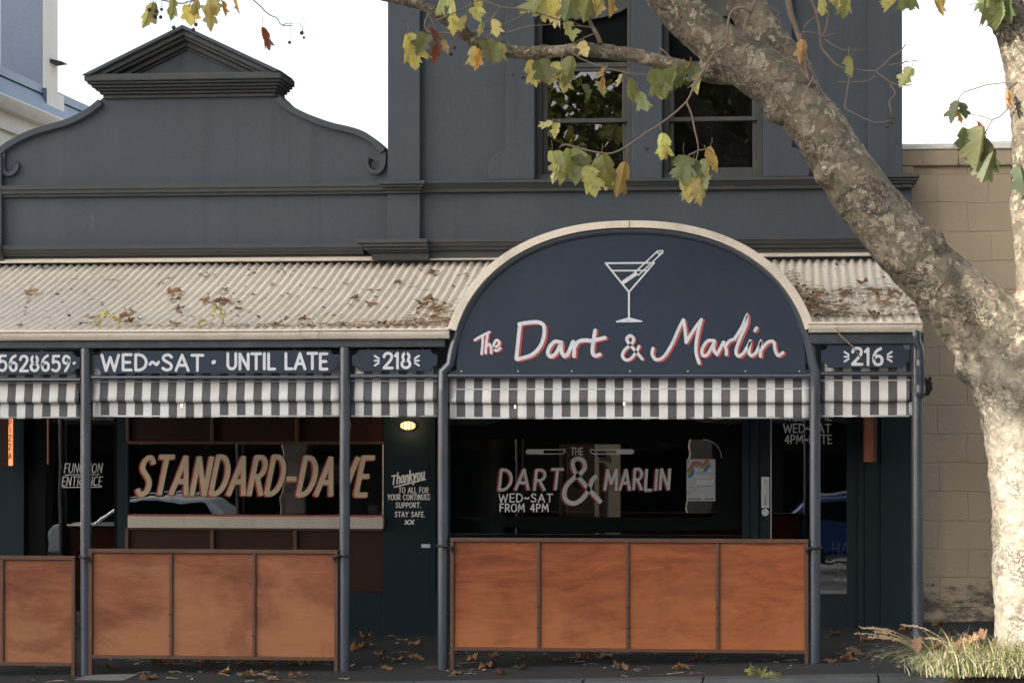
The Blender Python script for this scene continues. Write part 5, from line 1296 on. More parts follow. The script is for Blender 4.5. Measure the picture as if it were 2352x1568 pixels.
for co_, n in zip(CO, NRM):
    w_ = co_ + o0
    wa = w_ * 9 + Vector((noise.noise(w_ * 5), noise.noise(w_ * 5 + Vector((9, 0, 0))), noise.noise(w_ * 5 + Vector((0, 9, 0))))) * 1.1
    d, pts_ = noise.voronoi(wa); c1 = noise.cell(pts_[0] * 7.3)
    d2, p2 = noise.voronoi(wa * 2.1 + Vector((3, 3, 3))); c2 = noise.cell(p2[0] * 5.1)
    lump = noise.noise(w_ * 3.0) * 0.012 + noise.noise(w_ * 7.0) * 0.005
    rough_zone = max(0.0, noise.noise(w_ * 1.7 + Vector((4, 1, 0))) + 0.35)
    under = 0.0
    fl = (0.0060 * (c1 - .5) + 0.0070 * (c2 - .5) * rough_zone + 0.006 * noise.noise(w_ * 26) * rough_zone)
    NEW += list(co_ + n * (lump + fl))
me.vertices.foreach_set('co', NEW); me.update()
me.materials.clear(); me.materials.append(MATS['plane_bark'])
for p in me.polygons: p.use_smooth = True
tr = bpy.data.objects.new('trunk', me); COL.objects.link(tr); tr.parent = PTt; WL[tr.name] = o0
# twigs
TW = [
 ([(1725, 29), (1700, 18), (1678, 32), (1671, 72), (1669, 104), (1642, 122), (1620, 155), (1599, 191), (1577, 234), (1540, 268), (1487, 304), (1423, 346), (1375, 352), (1302, 332), (1286, 340)], 3.6, 1.6, -.28),
 ([(1745, -30), (1728, 20), (1712, 55), (1709, 85)], 4.5, 3, -.26),
 ([(1577, 234), (1590, 268), (1597, 300), (1605, 345), (1592, 385)], 2.6, 1.4, -.28),
 ([(1605, 345), (1582, 357), (1572, 372)], 1.6, 1.2, -.28), ([(1605, 345), (1625, 343), (1636, 350)], 1.6, 1.2, -.28),
 ([(1060, -12), (1113, 3), (1151, 16), (1199, 22), (1241, 32), (1290, 48)], 2.8, 1.4, -.15),
 ([(1000, 48), (1040, 32), (1085, 9), (1110, -6)], 2.0, 1.2, -.12), ([(1150, 16), (1128, 44), (1105, 55)], 1.6, 1.0, -.15),
 ([(1083, 74), (1150, 58), (1212, 30)], 2.2, 1.2, -.1), ([(1154, 78), (1218, 61), (1282, 56), (1356, 62)], 1.5, 1.0, -.1),
 ([(1347, 35), (1355, 50), (1362, 64), (1372, 82), (1380, 101)], 4.2, 5.5, -.05), ([(1362, 64), (1335, 60), (1312, 48)], 1.8, 1.2, -.06), ([(1350, -8), (1346, 15), (1347, 35)], 3, 4, -.05),
 ([(1365, 78), (1330, 92), (1300, 110), (1290, 140)], 1.5, 1.0, -.12),
 ([(1295, 109), (1359, 147), (1439, 167), (1510, 174), (1584, 178)], 1.8, 1.3, -.15), ([(1515, 110), (1560, 150), (1590, 178)], 1.6, 1.2, -.15),
 ([(985, 30), (975, 60), (990, 75), (1020, 76), (1083, 78)], 1.8, 2.0, -.1), ([(982, 28), (995, 58), (1002, 68)], 1.5, 1.0, -.12),
 ([(1811, -10), (1815, 29), (1829, 65), (1840, 101), (1852, 165), (1858, 185)], 8, 4, -.12), ([(1840, 78), (1844, 110), (1851, 158)], 2.5, 2, -.16),
 ([(1860, -8), (1876, 36), (1883, 72), (1887, 108), (1908, 137), (1937, 155), (2009, 162), (2045, 133), (2067, 119), (2081, 101)], 3.4, 1.2, -.1),
 ([(1905, -8), (1901, 54), (1890, 83)], 2.8, 2.2, -.1), ([(1840, 74), (1868, 76), (1895, 82), (1920, 77)], 1.5, 1.0, -.12), ([(1845, 65), (1862, 45), (1878, 38)], 1.4, 1.0, -.12),
 ([(2009, 162), (2045, 190), (2081, 196), (2095, 195)], 2.0, 1.2, -.1), ([(1952, 172), (1945, 222), (1942, 248), (1975, 266), (2010, 280), (2049, 276)], 1.8, 1.0, -.1),
 ([(2045, 195), (2056, 216), (2043, 232), (2047, 262)], 1.8, 1.4, -.1), ([(1894, 90), (1937, 115), (1995, 114)], 1.3, .9, -.1), ([(2011, 174), (1985, 188), (1925, 189)], 1.2, .9, -.1), ([(2040, 150), (2075, 142), (2108, 140)], 1.2, .8, -.1), ([(2067, 150), (2085, 135)], 1.0, .8, -.1), ([(1942, 155), (1952, 135), (1964, 112)], 1.1, .8, -.1),
 ([(1750, 13), (1775, 20), (1790, 32), (1780, 38)], 1.1, .8, -.2),
 ([(2362, 187), (2304, 191), (2261, 198), (2214, 212), (2200, 232)], 1.6, 1.0, -.12), ([(2318, 248), (2295, 268), (2279, 277), (2265, 302)], 1.8, 1.2, -.12), ([(2279, 277), (2255, 267), (2230, 262)], 1.1, .8, -.12), ([(2352, 190), (2340, 210), (2318, 226)], 1.5, 1.0, -.12), ([(2352, 232), (2335, 236), (2318, 252)], 2.2, 1.8, -.13),
 ([(2340, -12), (2300, 0), (2265, 6), (2225, 12)], 2.0, 1.0, -.12), ([(2352, 4), (2300, 8), (2260, 2)], 2, 1, -.1),
 ([(300, -30), (345, -8), (390, 4), (425, 8), (455, -6)], 2.2, 1.4, .05), ([(455, -6), (440, 6), (434, 16)], 1.4, 1, .05), ([(490, -20), (500, -5), (515, 5)], 1.6, 1.2, .05), ([(560, -20), (590, 8), (618, 33), (636, 42), (648, 58), (670, 59)], 1.6, 1.1, .05), ([(648, 58), (662, 54), (670, 56)], 1.1, .8, .05), ([(668, 55), (686, 54), (694, 64), (696, 76)], .6, .5, .05),
 ([(380, -60), (395, -25), (390, 4)], 2.4, 1.8, .05), ([(520, -90), (500, -40), (490, -20)], 3, 1.8, .05), ([(520, -90), (545, -50), (560, -20)], 3, 1.8, .05),
 ([(1850, 205), (1862, 190), (1868, 175)], 4, 2, -.15), ([(1430, -60), (1390, -30), (1350, -8)], 6, 4, -.05), ([(2100, -140), (2080, -60), (2050, -8)], 3, 1.6, -.1), ([(1945, -70), (1935, -30), (1940, 0)], 2.6, 1.5, -.1),
 ([(1270, -150), (1250, -80), (1240, -10)], 5, 2.4, -.1), ([(1040, -90), (1030, -50), (1020, -10)], 5, 2, -.1), ([(1270, -180), (1150, -130), (1040, -90)], 8, 5, -.05)]
for pts, r0, r1, dy in TW:
    q = [P(a, b, YT + dy) for a, b in pts]; n = len(q)
    q, rr_ = smooth_path(q, [(r0 + (r1 - r0) * i / (n - 1)) * mpp(YT, 1500) for i in range(n)], 3)
    for i in range(1, len(q) - 1): q[i] = q[i] + Vector((noise.noise(q[i] * 11), noise.noise(q[i] * 11 + Vector((5, 0, 0))) * 2.0, noise.noise(q[i] * 11 + Vector((0, 5, 0))))) * 0.007
    MB().tube(q, rr_, 7).build('twig', 'weathered_twig', PTt, smooth=True)

# ---- leaves
HALF = [(.0, .02), (.16, -.05), (.30, -.02), (.47, .09), (.40, .15), (.43, .24), (.30, .33), (.42, .38), (.60, .50), (.47, .53), (.46, .62), (.33, .64), (.25, .70), (.28, .80), (.18, .84), (.15, .92), (.0, 1.08)]
MIDV = [.0, .0, .05, .14, .18, .24, .32, .36, .44, .50, .57, .62, .70, .78, .84, .91, 1.08]
def leaf_geo(rn, fold=0.35, curl=0.25, wav=0.06, width=1.0, droop=0.0):
    vs = []; fs = []; side = rn.uniform(-.35, .35)
    ph = rn.uniform(0, 6); asym = rn.uniform(-.08, .08)
    def put(u, v):
        # the two halves hang down from the midrib like a tent
        fa = fold * (1 + side * (1 if u > 0 else -1))
        au = abs(u); wv_ = wav * math.sin(9 * u + 7 * v + ph) * au * 1.8
        uu = math.copysign(au * math.cos(min(1.5, fa)), u) * width
        d = -au * math.sin(min(1.5, fa)) - curl * (v ** 2) + wv_
        return (uu + asym * v, d, -v - droop * au * (0.6 + au) + wv_ * .5)
    for sgn in (1, -1):
        k = len(vs); n = len(HALF)
        jit = [rn.uniform(-.025, .025) for _ in HALF]
        for i, ((u, v), mv) in enumerate(zip(HALF, MIDV)):
            ue = (u + (jit[i] if 0 < i < n - 1 else 0)) * sgn
            vs += [put(0, mv), put(ue * .5, (mv + v) / 2), put(ue, v)]
        for i in range(n - 1):
            for j in (0, 1):
                a, b, c, d = k + 3 * i + j, k + 3 * i + j + 1, k + 3 * i + 4 + j, k + 3 * i + 3 + j
                fs.append((a, b, c, d) if sgn < 0 else (a, d, c, b))
    return vs, fs
LC = {'g': (0.26, 0.285, 0.145), 'd': (0.12, 0.15, 0.085), 'y': (0.62, 0.59, 0.29), 'o': (0.40, 0.395, 0.20), 'b': (0.46, 0.33, 0.17), 'r': (0.21, 0.075, 0.055), 'w': (0.66, 0.63, 0.5)}
def add_leaf(mb, rn, px, py, size, kind, dy=0.0, roll=None, yaw=None, fold=None, at=None):
    """size = leaf length in pixels; px, py = middle of the leaf"""
    k = mpp(YT, 1500)
    L = size * k * .95 if at is None else size
    roll = rn.uniform(-.45, .45) if roll is None else roll
    yaw = rn.uniform(-.9, .9) if yaw is None else yaw
    if fold is None: fold = rn.uniform(.35, 1.05) if kind in 'gdyo' else rn.uniform(.8, 1.25)
    if rn.random() < .35: yaw += math.pi
    vs, fs = leaf_geo(rn, fold, rn.uniform(.05, .4), rn.uniform(.05, .16), rn.uniform(.85, 1.05) if kind in 'gdyo' else rn.uniform(.6, .85), rn.uniform(.2, .75))
    c = at if at is not None else P(px, py, YT + dy)
    M = Matrix.Translation(c) @ Matrix.Rotation(roll, 4, 'Y') @ Matrix.Rotation(yaw, 4, 'Z') @ Matrix.Rotation(rn.uniform(-.25, .25), 4, 'X') @ Matrix.Scale(L, 4) @ Matrix.Translation((0, 0.15, .5))
    b = LC[kind]; j = rn.uniform(.82, 1.2)
    mb.cur = (b[0] * j * rn.uniform(.9, 1.15), b[1] * j, b[2] * j * rn.uniform(.8, 1.2))
    mb.add([M @ Vector(v) for v in vs], fs)
    # petiole
    t = M @ Vector((0, 0, 0)); up = t + Vector((rn.uniform(-.02, .02), rn.uniform(-.02, .02), L * rn.uniform(.25, .45)))
    mb.cur = (0.30, 0.27, 0.12); mb.tube([t, (t + up) / 2 + Vector((rn.uniform(-.01, .01), 0, 0)), up], 0.0022, 5)
LV = [(949, 115, 74, 'o', -.1), (966, 100, 52, 'd', -.16), (996, 84, 34, 'r', -.12), (1000, 124, 40, 'r', -.14), (1024, 108, 34, 'b', -.1), (1012, 8, 46, 'o', -.1), (1042, 14, 42, 'y', -.12), (1097, 16, 44, 'y', -.1), (1090, 36, 38, 'y', -.14),
 (1040, 58, 40, 'y', -.16), (1063, 52, 36, 'o', -.12), (1137, 64, 36, 'y', -.14), (1105, 69, 28, 'o', -.14), (1096, 135, 46, 'b', -.1), (1088, 128, 40, 'y', -.12), (1125, 119, 58, 'd', -.16), (1146, 120, 40, 'o', -.1),
 (1222, 167, 56, 'y', -.14), (1249, 164, 58, 'd', -.2), (1276, 168, 54, 'y', -.14), (1291, 185, 46, 'y', -.1), (1306, 164, 60, 'g', -.18), (1309, 70, 44, 'o', -.14), (1342, 112, 36, 'y', -.14),
 (1385, 168, 30, 'b', -.05), (1423, 184, 26, 'w', -.05), (1347, 211, 34, 'd', .0), (1386, 194, 36, 'b', -.04), (1377, 205, 34, 'o', 0.02),
 (1226, 8, 60, 'g', -.12), (1252, 18, 56, 'o', -.15), (1279, 34, 50, 'w', -.12), (1268, 20, 48, 'y', -.1), (1308, 16, 58, 'g', -.16), (1347, 20, 54, 'g', -.12), (1372, 12, 46, 'o', -.1), (1402, 14, 44, 'b', -.14), (1330, 4, 50, 'o', -.1), (1380, 0, 42, 'y', -.12),
 (1510, 190, 66, 'g', -.18), (1536, 190, 62, 'g', -.2), (1559, 176, 48, 'd', -.14), (1594, 168, 46, 'd', -.16), (1516, 205, 40, 'y', -.14), (1446, 205, 46, 'g', -.16), (1476, 231, 42, 'g', -.16), (1604, 190, 44, 'o', -.2), (1580, 160, 30, 'b', -.14),
 (1254, 287, 30, 'y', -.2, 1.3), (1279, 300, 34, 'y', -.2), (1281, 381, 66, 'o', -.28), (1275, 398, 40, 'w', -.3), (1315, 380, 78, 'g', -.3), (1340, 388, 60, 'd', -.27), (1357, 415, 62, 'y', -.32), (1387, 390, 66, 'g', -.3), (1425, 408, 70, 'b', -.28), (1390, 408, 44, 'y', -.26), (1298, 398, 50, 'o', -.26),
 (1523, 335, 54, 'y', -.3), (1528, 345, 38, 'b', -.28), (1571, 390, 58, 'g', -.3), (1596, 390, 46, 'd', -.28), (1624, 398, 60, 'g', -.3), (1640, 364, 52, 'b', -.26), (1573, 434, 54, 'y', -.28), (1608, 436, 58, 'o', -.3), (1590, 428, 48, 'y', -.26),
 (1840, 118, 48, 'b', -.18), (1952, 152, 42, 'g', -.14), (2081, 177, 42, 'y', -.14), (1885, 13, 36, 'o', -.14), (1944, 8, 58, 'g', -.14), (1925, 2, 46, 'o', -.1), (2047, 5, 48, 'o', -.12), (2075, 0, 40, 'g', -.14), (2098, -2, 44, 'g', -.1), (2152, 14, 46, 'b', -.14), (2168, 2, 40, 'b', -.1),
 (2283, 20, 74, 'g', -.18), (2318, 14, 66, 'd', -.2), (2300, 34, 62, 'g', -.22), (2262, 4, 50, 'g', -.14), (2190, 256, 46, 'd', -.14), (2212, 254, 34, 'd', -.12), (2204, 266, 30, 'b', -.1), (2218, 330, 62, 'd', -.14), (2245, 338, 84, 'g', -.22), (2262, 352, 60, 'd', -.16), (2250, 296, 32, 'r', -.16), (2266, 382, 64, 'g', -.18), (2278, 366, 56, 'd', -.14), (2313, 228, 42, 'b', -.2), (2346, 414, 60, 'd', -.26),
 (340, 36, 54, 'o', .05), (352, 30, 44, 'g', .08), (394, 20, 46, 'g', .04), (436, 34, 46, 'y', .05), (482, 38, 58, 'o', .04), (470, 30, 42, 'y', .07), (493, 12, 44, 'o', .06), (515, 20, 36, 'b', .05), (546, 14, 38, 'b', .04), (450, 20, 38, 'o', .05), (610, 88, 50, 'r', .05, -.3, .15)]
mb = MB(); rn = random.Random(21)
for l in LV: add_leaf(mb, rn, l[0], l[1], l[2] * 1.16, l[3], l[4], roll=l[5] if len(l) > 5 else None, yaw=l[6] if len(l) > 6 else None)
mb.build('leaves', 'plane_leaf', PTt, smooth=True)
for i, (px, py, r, dy) in enumerate([(343, 23, 5, -.02), (358, 26, 5, -.02), (355, 38, 5.5, -.03), (369, 40, 4.5, -.02), (371, 22, 4, -.02), (399, 64, 5, .04), (390, 80, 5, .04), (450, 57, 4.6, .04), (444, 69, 4.8, .04), (693, 76, 5, .05), (698, 87, 3.2, .05), (665, 98, 4, .05), (1044, 110, 4, -.1), (1036, 125, 4, -.1), (1208, 165, 4.5, -.12), (1201, 178, 4.5, -.12), (1178, 172, 4.2, -.12), (1485, 342, 5, -.3), (2047, 281, 5, -.12), (2050, 270, 4, -.12), (2038, 290, 4.5, -.12), (1316, 64, 4.5, -.14)]):
    q = P(px, py, YT + dy); k = mpp(YT, 1500)
    mb = MB().ball(q, r * k, 12, 8); mb.tube([q, q + Vector((.01, 0, .05)), q + Vector((.004, .01, .13))], 0.0014, 5)
    mb.build('seed_ball', 'seed_brown', PTt)
# the crown above the picture: it shades the upper limbs and shows in the upstairs panes
mb = MB(); rn = random.Random(5); tw = MB()
for i in range(70):
    a = Vector((rn.uniform(-5.2, 4.2), rn.uniform(-3.6, 1.2), rn.uniform(5.9, 9.2)))
    if a.y > 0.4 and a.z < 6.8: continue
    dr_ = Vector((rn.uniform(-1, 1), rn.uniform(-1, 1), rn.uniform(-.3, .6))).normalized()
    tw.tube([a, a + dr_ * .5, a + dr_ * 1.0 + Vector((0, 0, -.1))], [.012, .008, .003], 5)
    for j in range(16):
        q = a + dr_ * rn.uniform(0, 1.1) + Vector((rn.gauss(0, .25), rn.gauss(0, .25), rn.gauss(0, .2)))
        if q.z > 5.75: add_leaf(mb, rn, 0, 0, rn.uniform(.16, .26), rn.choice('ggoyd'), at=q)
mb.build('crown', 'plane_leaf', PTt, smooth=True); tw.build('branches', 'weathered_twig', PTt)

mb = MB(); tw = MB(); rn = random.Random(15)      # unseen outer bough added over the road to dapple the sun on the trunk
bq = [P(1330, -230, YT), Vector((-2.6, -2.6, 7.9)), Vector((-4.2, -5.2, 7.9)), Vector((-5.6, -8.0, 7.6)), Vector((-6.6, -9.6, 7.2))]
q_, r_ = smooth_path(bq, [.10, .08, .065, .045, .02], 4); tw.tube(q_, r_, 8)
for i in range(13):
    t_ = rn.random(); a = q_[min(len(q_) - 1, int((.35 + .65 * t_) * len(q_)))]; dr_ = Vector((rn.uniform(-1, 1), rn.uniform(-1, 1), rn.uniform(-.9, .3))).normalized() * rn.uniform(.5, 1.8)
    tw.tube([a, a + dr_ * .5, a + dr_], [.012, .008, .003], 5)
    for j in range(9):
        q = a + dr_ * rn.uniform(.3, 1.05) + Vector((rn.gauss(0, .15), rn.gauss(0, .15), rn.gauss(0, .12))); q.z = max(q.z, 5.2)
        add_leaf(mb, rn, 0, 0, rn.uniform(.17, .26), rn.choice('ggoyd'), at=q)
mb.build('crown', 'plane_leaf', PTt, smooth=True); tw.build('branches', 'weathered_twig', PTt, smooth=True)

# =================================================================== DRY LEAVES on the ground and on the roof
def dry_mesh(seed):
    rn = random.Random(seed); vs, fs = leaf_geo(rn, rn.uniform(.0, .45), rn.uniform(-.25, .35), rn.uniform(.12, .3), rn.uniform(.7, 1.0))
    me = bpy.data.meshes.new('dry_leaf'); me.from_pydata([(x, -z - .5, -y * .9) for x, y, z in vs], [], fs)
    me.materials.append(MATS['dry_leaf'])
    zmin = min(v.co.z for v in me.vertices)
    for v in me.vertices: v.co.z -= zmin
    for p in me.polygons: p.use_smooth = True
    return me
DM = [dry_mesh(s) for s in range(60, 68)]
def dry(px, py, size, loc, up, label, group, rn, flat=0.25):
    o = bpy.data.objects.new('dry_leaf', rn.choice(DM)); COL.objects.link(o)
    o.scale = (size,) * 3
    q = Vector((0, 0, 1)).rotation_difference(up)
    o.rotation_mode = 'QUATERNION'
    from mathutils import Euler
    o.rotation_quaternion = q @ Euler((rn.uniform(-flat, flat), rn.uniform(-flat, flat), rn.uniform(0, 6.28))).to_quaternion()
    o.location = loc
    return tag(o, label, 'leaf', group)
GL_ = [(1134, 1507), (1120, 1532, 1.3), (1046, 1548), (1149, 1548), (1046, 1503), (1276, 1518), (1347, 1516), (1388, 1510, 1.2), (1423, 1536, 1.15), (1561, 1536), (1602, 1516), (1487, 1563), (1198, 1536), (2039, 1452), (2079, 1446), (1987, 1470, 1.2), (1959, 1500), (1951, 1518), (1919, 1461), (2155, 1432), (1975, 1557), (2000, 1563), (837, 1468), (817, 1493, 1.2), (841, 1487), (872, 1505), (876, 1519), (914, 1519), (955, 1514, 1.2), (953, 1482), (887, 1536), (578, 1555, 1.5), (623, 1561), (677, 1553), (518, 1547), (693, 1524, 1.2), (734, 1520), (668, 1527), (611, 1528), (479, 1526), (363, 1527, 1.3), (252, 1534), (447, 1534), (458, 1520), (342, 1559, 1.2), (95, 1534), (29, 1530), (513, 1547), (1330, 1512), (1200, 1512), (1903, 1520), (1085, 1518), (560, 1528), (390, 1529)]
rn = random.Random(31)
gup = Vector((-GX, -GY, 1)).normalized()
for g in GL_:
    px, py = g[0], g[1]; q = on_ground(px, py)
    if q.y > 2.8: q = Vector((q.x, 2.8, G(q.x, 2.8)))
    kd = KERBY - .26
    if q.y < KERBY - .02: q = Vector((q.x, KERBY - .45, RZ(q.x, KERBY - .45)))
    q.z += 0.004
    if 203 < px < 776 and py < 1550: w_ = 'under or before the faded barrier'
    elif 1034 < px < 1857: w_ = 'under or before the orange barrier'
    elif 800 < px < 1030: w_ = 'by the wall between the two barriers'
    elif px >= 1857: w_ = 'near the glazed door and the grass'
    else: w_ = 'near the left edge'
    dry(px, py, rn.uniform(.10, .14) * (g[2] if len(g) > 2 else 1), q, gup, 'curled dry leaf on the dark footpath ' + w_, 'fallen leaves on the footpath', rn)
def on_roof(px, py, zf):
    d = ray(px, py); o = Vector((0, CAMY, CAMZ)); t0 = (0 - CAMY) / d.y; t1 = (F - CAMY) / d.y
    for i in range(30):
        tm = (t0 + t1) / 2; q = o + d * tm
        if q.z > roof_z(q.y, zf): t0 = tm
        else: t1 = tm
    return o + d * t1
def roof_up(q, zf):
    s = (roof_z(q.y + .1, zf) - roof_z(q.y - .1, zf)) / .2; return Vector((0, -s, 1)).normalized()
RLV = [(70, 677, 1.1), (405, 678, 1.3), (515, 670, .7), (506, 699, 1.2), (473, 699, .9), (524, 697, .9), (414, 715, 1), (295, 722, .9), (282, 738, 1.1), (400, 748, .9), (818, 690, .8), (992, 632, 1), (913, 655, .7), (849, 703, 1), (990, 697, 1.2), (546, 716, .6), (700, 740, .8), (965, 705, 1), (1005, 716, 1.1), (300, 744, .8), (905, 748, .7), (640, 748, .8),
 (1983, 657, 1), (2052, 682, 1.2), (1939, 681, 1), (2009, 677, 1.3), (2028, 705, 1.2), (1945, 709, 1), (2087, 713, 1.2), (2003, 729, 1.1), (1871, 697, 1.1), (1862, 709, 1), (1900, 722, .9), (1880, 680, .9)]
for px, py, s in RLV:
    zf = ZA if px < 1447 else ZB
    q = on_roof(px, py, zf); q.z += 0.014
    dry(px, py, .115 * s, q, roof_up(q, zf), 'curled brown plane leaf on the cream iron roof ' + ('left' if px < 1447 else 'right') + ' of the arched sign', 'fallen leaves on the verandah roof', rn)

# litter too fine to count: leaf crumbs and twiglets
def litter(name, spots, label, seed, cols, twig=.55):
    mb = MB(); rn = random.Random(seed)
    for q, up, n, sx, sy in spots:
        s = up.z and -up.y / up.z
        for i in range(n):
            x = rn.gauss(0, sx); y = rn.gauss(0, sy)
            c = q + Vector((x, y, y * s + rn.uniform(0.0, .02) + 0.012 * (rn.random() < .5)))
            mb.cur = mul(rn.choice(cols), rn.uniform(.6, 1.3))
            a = rn.uniform(0, 6.28)
            if rn.random() < twig:
                L = rn.uniform(.03, .16); d = Vector((math.cos(a), math.sin(a) * .5, math.sin(a) * .5 * s + rn.uniform(-.1, .15))) * L
                mb.tube([c, c + d * .5 + Vector((rn.uniform(-.008, .008), 0, rn.uniform(0, .008))), c + d], rn.uniform(.0014, .003), 4)
            else:
                L = rn.uniform(.015, .05); u = Vector((math.cos(a), math.sin(a), rn.uniform(-.3, .5))) * L; v = Vector((-math.sin(a), math.cos(a), rn.uniform(-.3, .6))) * L * .6
                mb.add([c, c + u, c + u * .8 + v, c + v], [(0, 1, 2, 3)])
    return tag(mb.build(name, 'litter'), label, 'leaf litter', kind='stuff')
DRYC = [(0.24, 0.16, 0.09), (0.34, 0.24, 0.14), (0.13, 0.085, 0.05), (0.20, 0.11, 0.055), (0.42, 0.33, 0.21)]
sp = []
for px, py, n, sx, sy in [(1010, 722, 130, .10, .25), (990, 742, 130, .16, .08), (940, 750, 110, .3, .04), (820, 752, 90, .4, .03), (680, 752, 70, .4, .03), (540, 752, 50, .3, .03), (330, 752, 22, .4, .03)]:
    q = on_roof(px, py, ZA); sp.append((q, roof_up(q, ZA), n, sx, sy))
litter('leaf_litter', sp, 'dry twigs and leaf crumbs along the iron roof edge left of the arch', 1, DRYC)
sp = []
for px, py, n, sx, sy in [(1815, 650, 60, .06, .2), (1838, 680, 150, .10, .25), (1868, 705, 190, .12, .2), (1900, 725, 150, .2, .1), (1960, 690, 70, .3, .15), (1985, 728, 100, .35, .06), (2050, 700, 50, .2, .15), (2030, 672, 40, .3, .04), (1930, 672, 50, .2, .05)]:
    q = on_roof(px, py, ZB); sp.append((q, roof_up(q, ZB), n, sx, sy))
litter('leaf_litter', sp, 'thick mat of dry twigs and leaf crumbs on the roof right of the arch', 2, DRYC)
sp = []; rn = random.Random(77)
for i in range(115):
    px, py = rn.uniform(0, 1130), 612 + 140 * rn.random() ** .8; q = on_roof(px, py, ZA); sp.append((q, roof_up(q, ZA), rn.choice((1, 1, 2, 5)), .02, .03))
for i in range(30):
    px, py = rn.uniform(1780, 2090), rn.uniform(600, 740); q = on_roof(px, py, ZB); sp.append((q, roof_up(q, ZB), 2, .02, .03))
litter('leaf_litter', sp, 'small dark leaf crumbs scattered over the cream iron roof', 9, [(0.10, 0.075, 0.05), (0.06, 0.045, 0.035), (0.15, 0.09, 0.05)], .12)
sp = []
rn = random.Random(8)
for i in range(90):
    q = P(rn.uniform(-50, 2200), 1550, 0); y = rn.choice((rn.uniform(-.8, 1.0), rn.uniform(-.8, 2.8))); q = Vector((q.x, y, G(q.x, y) - .008)); sp.append((q, gup, 4, .12, .08))
litter('leaf_litter', sp, 'fine twigs and crumbs scattered over the dark footpath', 3, DRYC + [(0.35, 0.33, 0.3)])
# seedlings rooted in the gutter
def seedling(px, py, h, n, label, seed):
    rn = random.Random(seed); q = on_roof(px, py, ZA); mb = MB(); t = thing('seedling', q, label, 'seedling'); st = MB()
    for i in range(n):
        b = q + Vector((rn.uniform(-.06, .06), rn.uniform(-.02, .02), 0)); tp_ = b + Vector((rn.uniform(-.10, .10), rn.uniform(-.04, .04), h * rn.uniform(.4, 1)))
        st.tube([b, (b + tp_) / 2 + Vector((rn.uniform(-.01, .01), 0, .01)), tp_], .002, 5)
        for j in range(3): add_leaf(mb, rn, 0, 0, rn.uniform(.03, .05), rn.choice('yoo'), at=tp_ + Vector((rn.gauss(0, .025), rn.gauss(0, .02), rn.gauss(0, .02))), roll=rn.uniform(-1.5, 1.5))
    st.build('stem', 'dry_twig', t); mb.build('leaves', 'plane_leaf', t)
seedling(232, 752, .12, 4, 'small green seedling in the gutter, furthest left', 1); seedling(505, 753, .14, 3, 'green seedling in the gutter above the SAT lettering', 2); seedling(472, 756, .06, 2, 'low sprig of green beside the taller seedling above SAT', 3)
q = P(735, 772, -.13); tag(MB().tube([P(731, 752, -.1), P(732, 765, -.135), P(731, 778, -.136)], .003, 5).build('dangling_twig', 'dry_twig'), 'pale twig hanging over the left gutter', 'twig')
tag(MB().tube([P(1905, 735, -.06), P(1930, 770, -.15), P(1958, 795, -.14), P(1984, 832, -.1)], .0045, 6).build('dangling_twig', 'dry_twig', smooth=True), 'long bare twig hanging over the 216 board', 'twig')

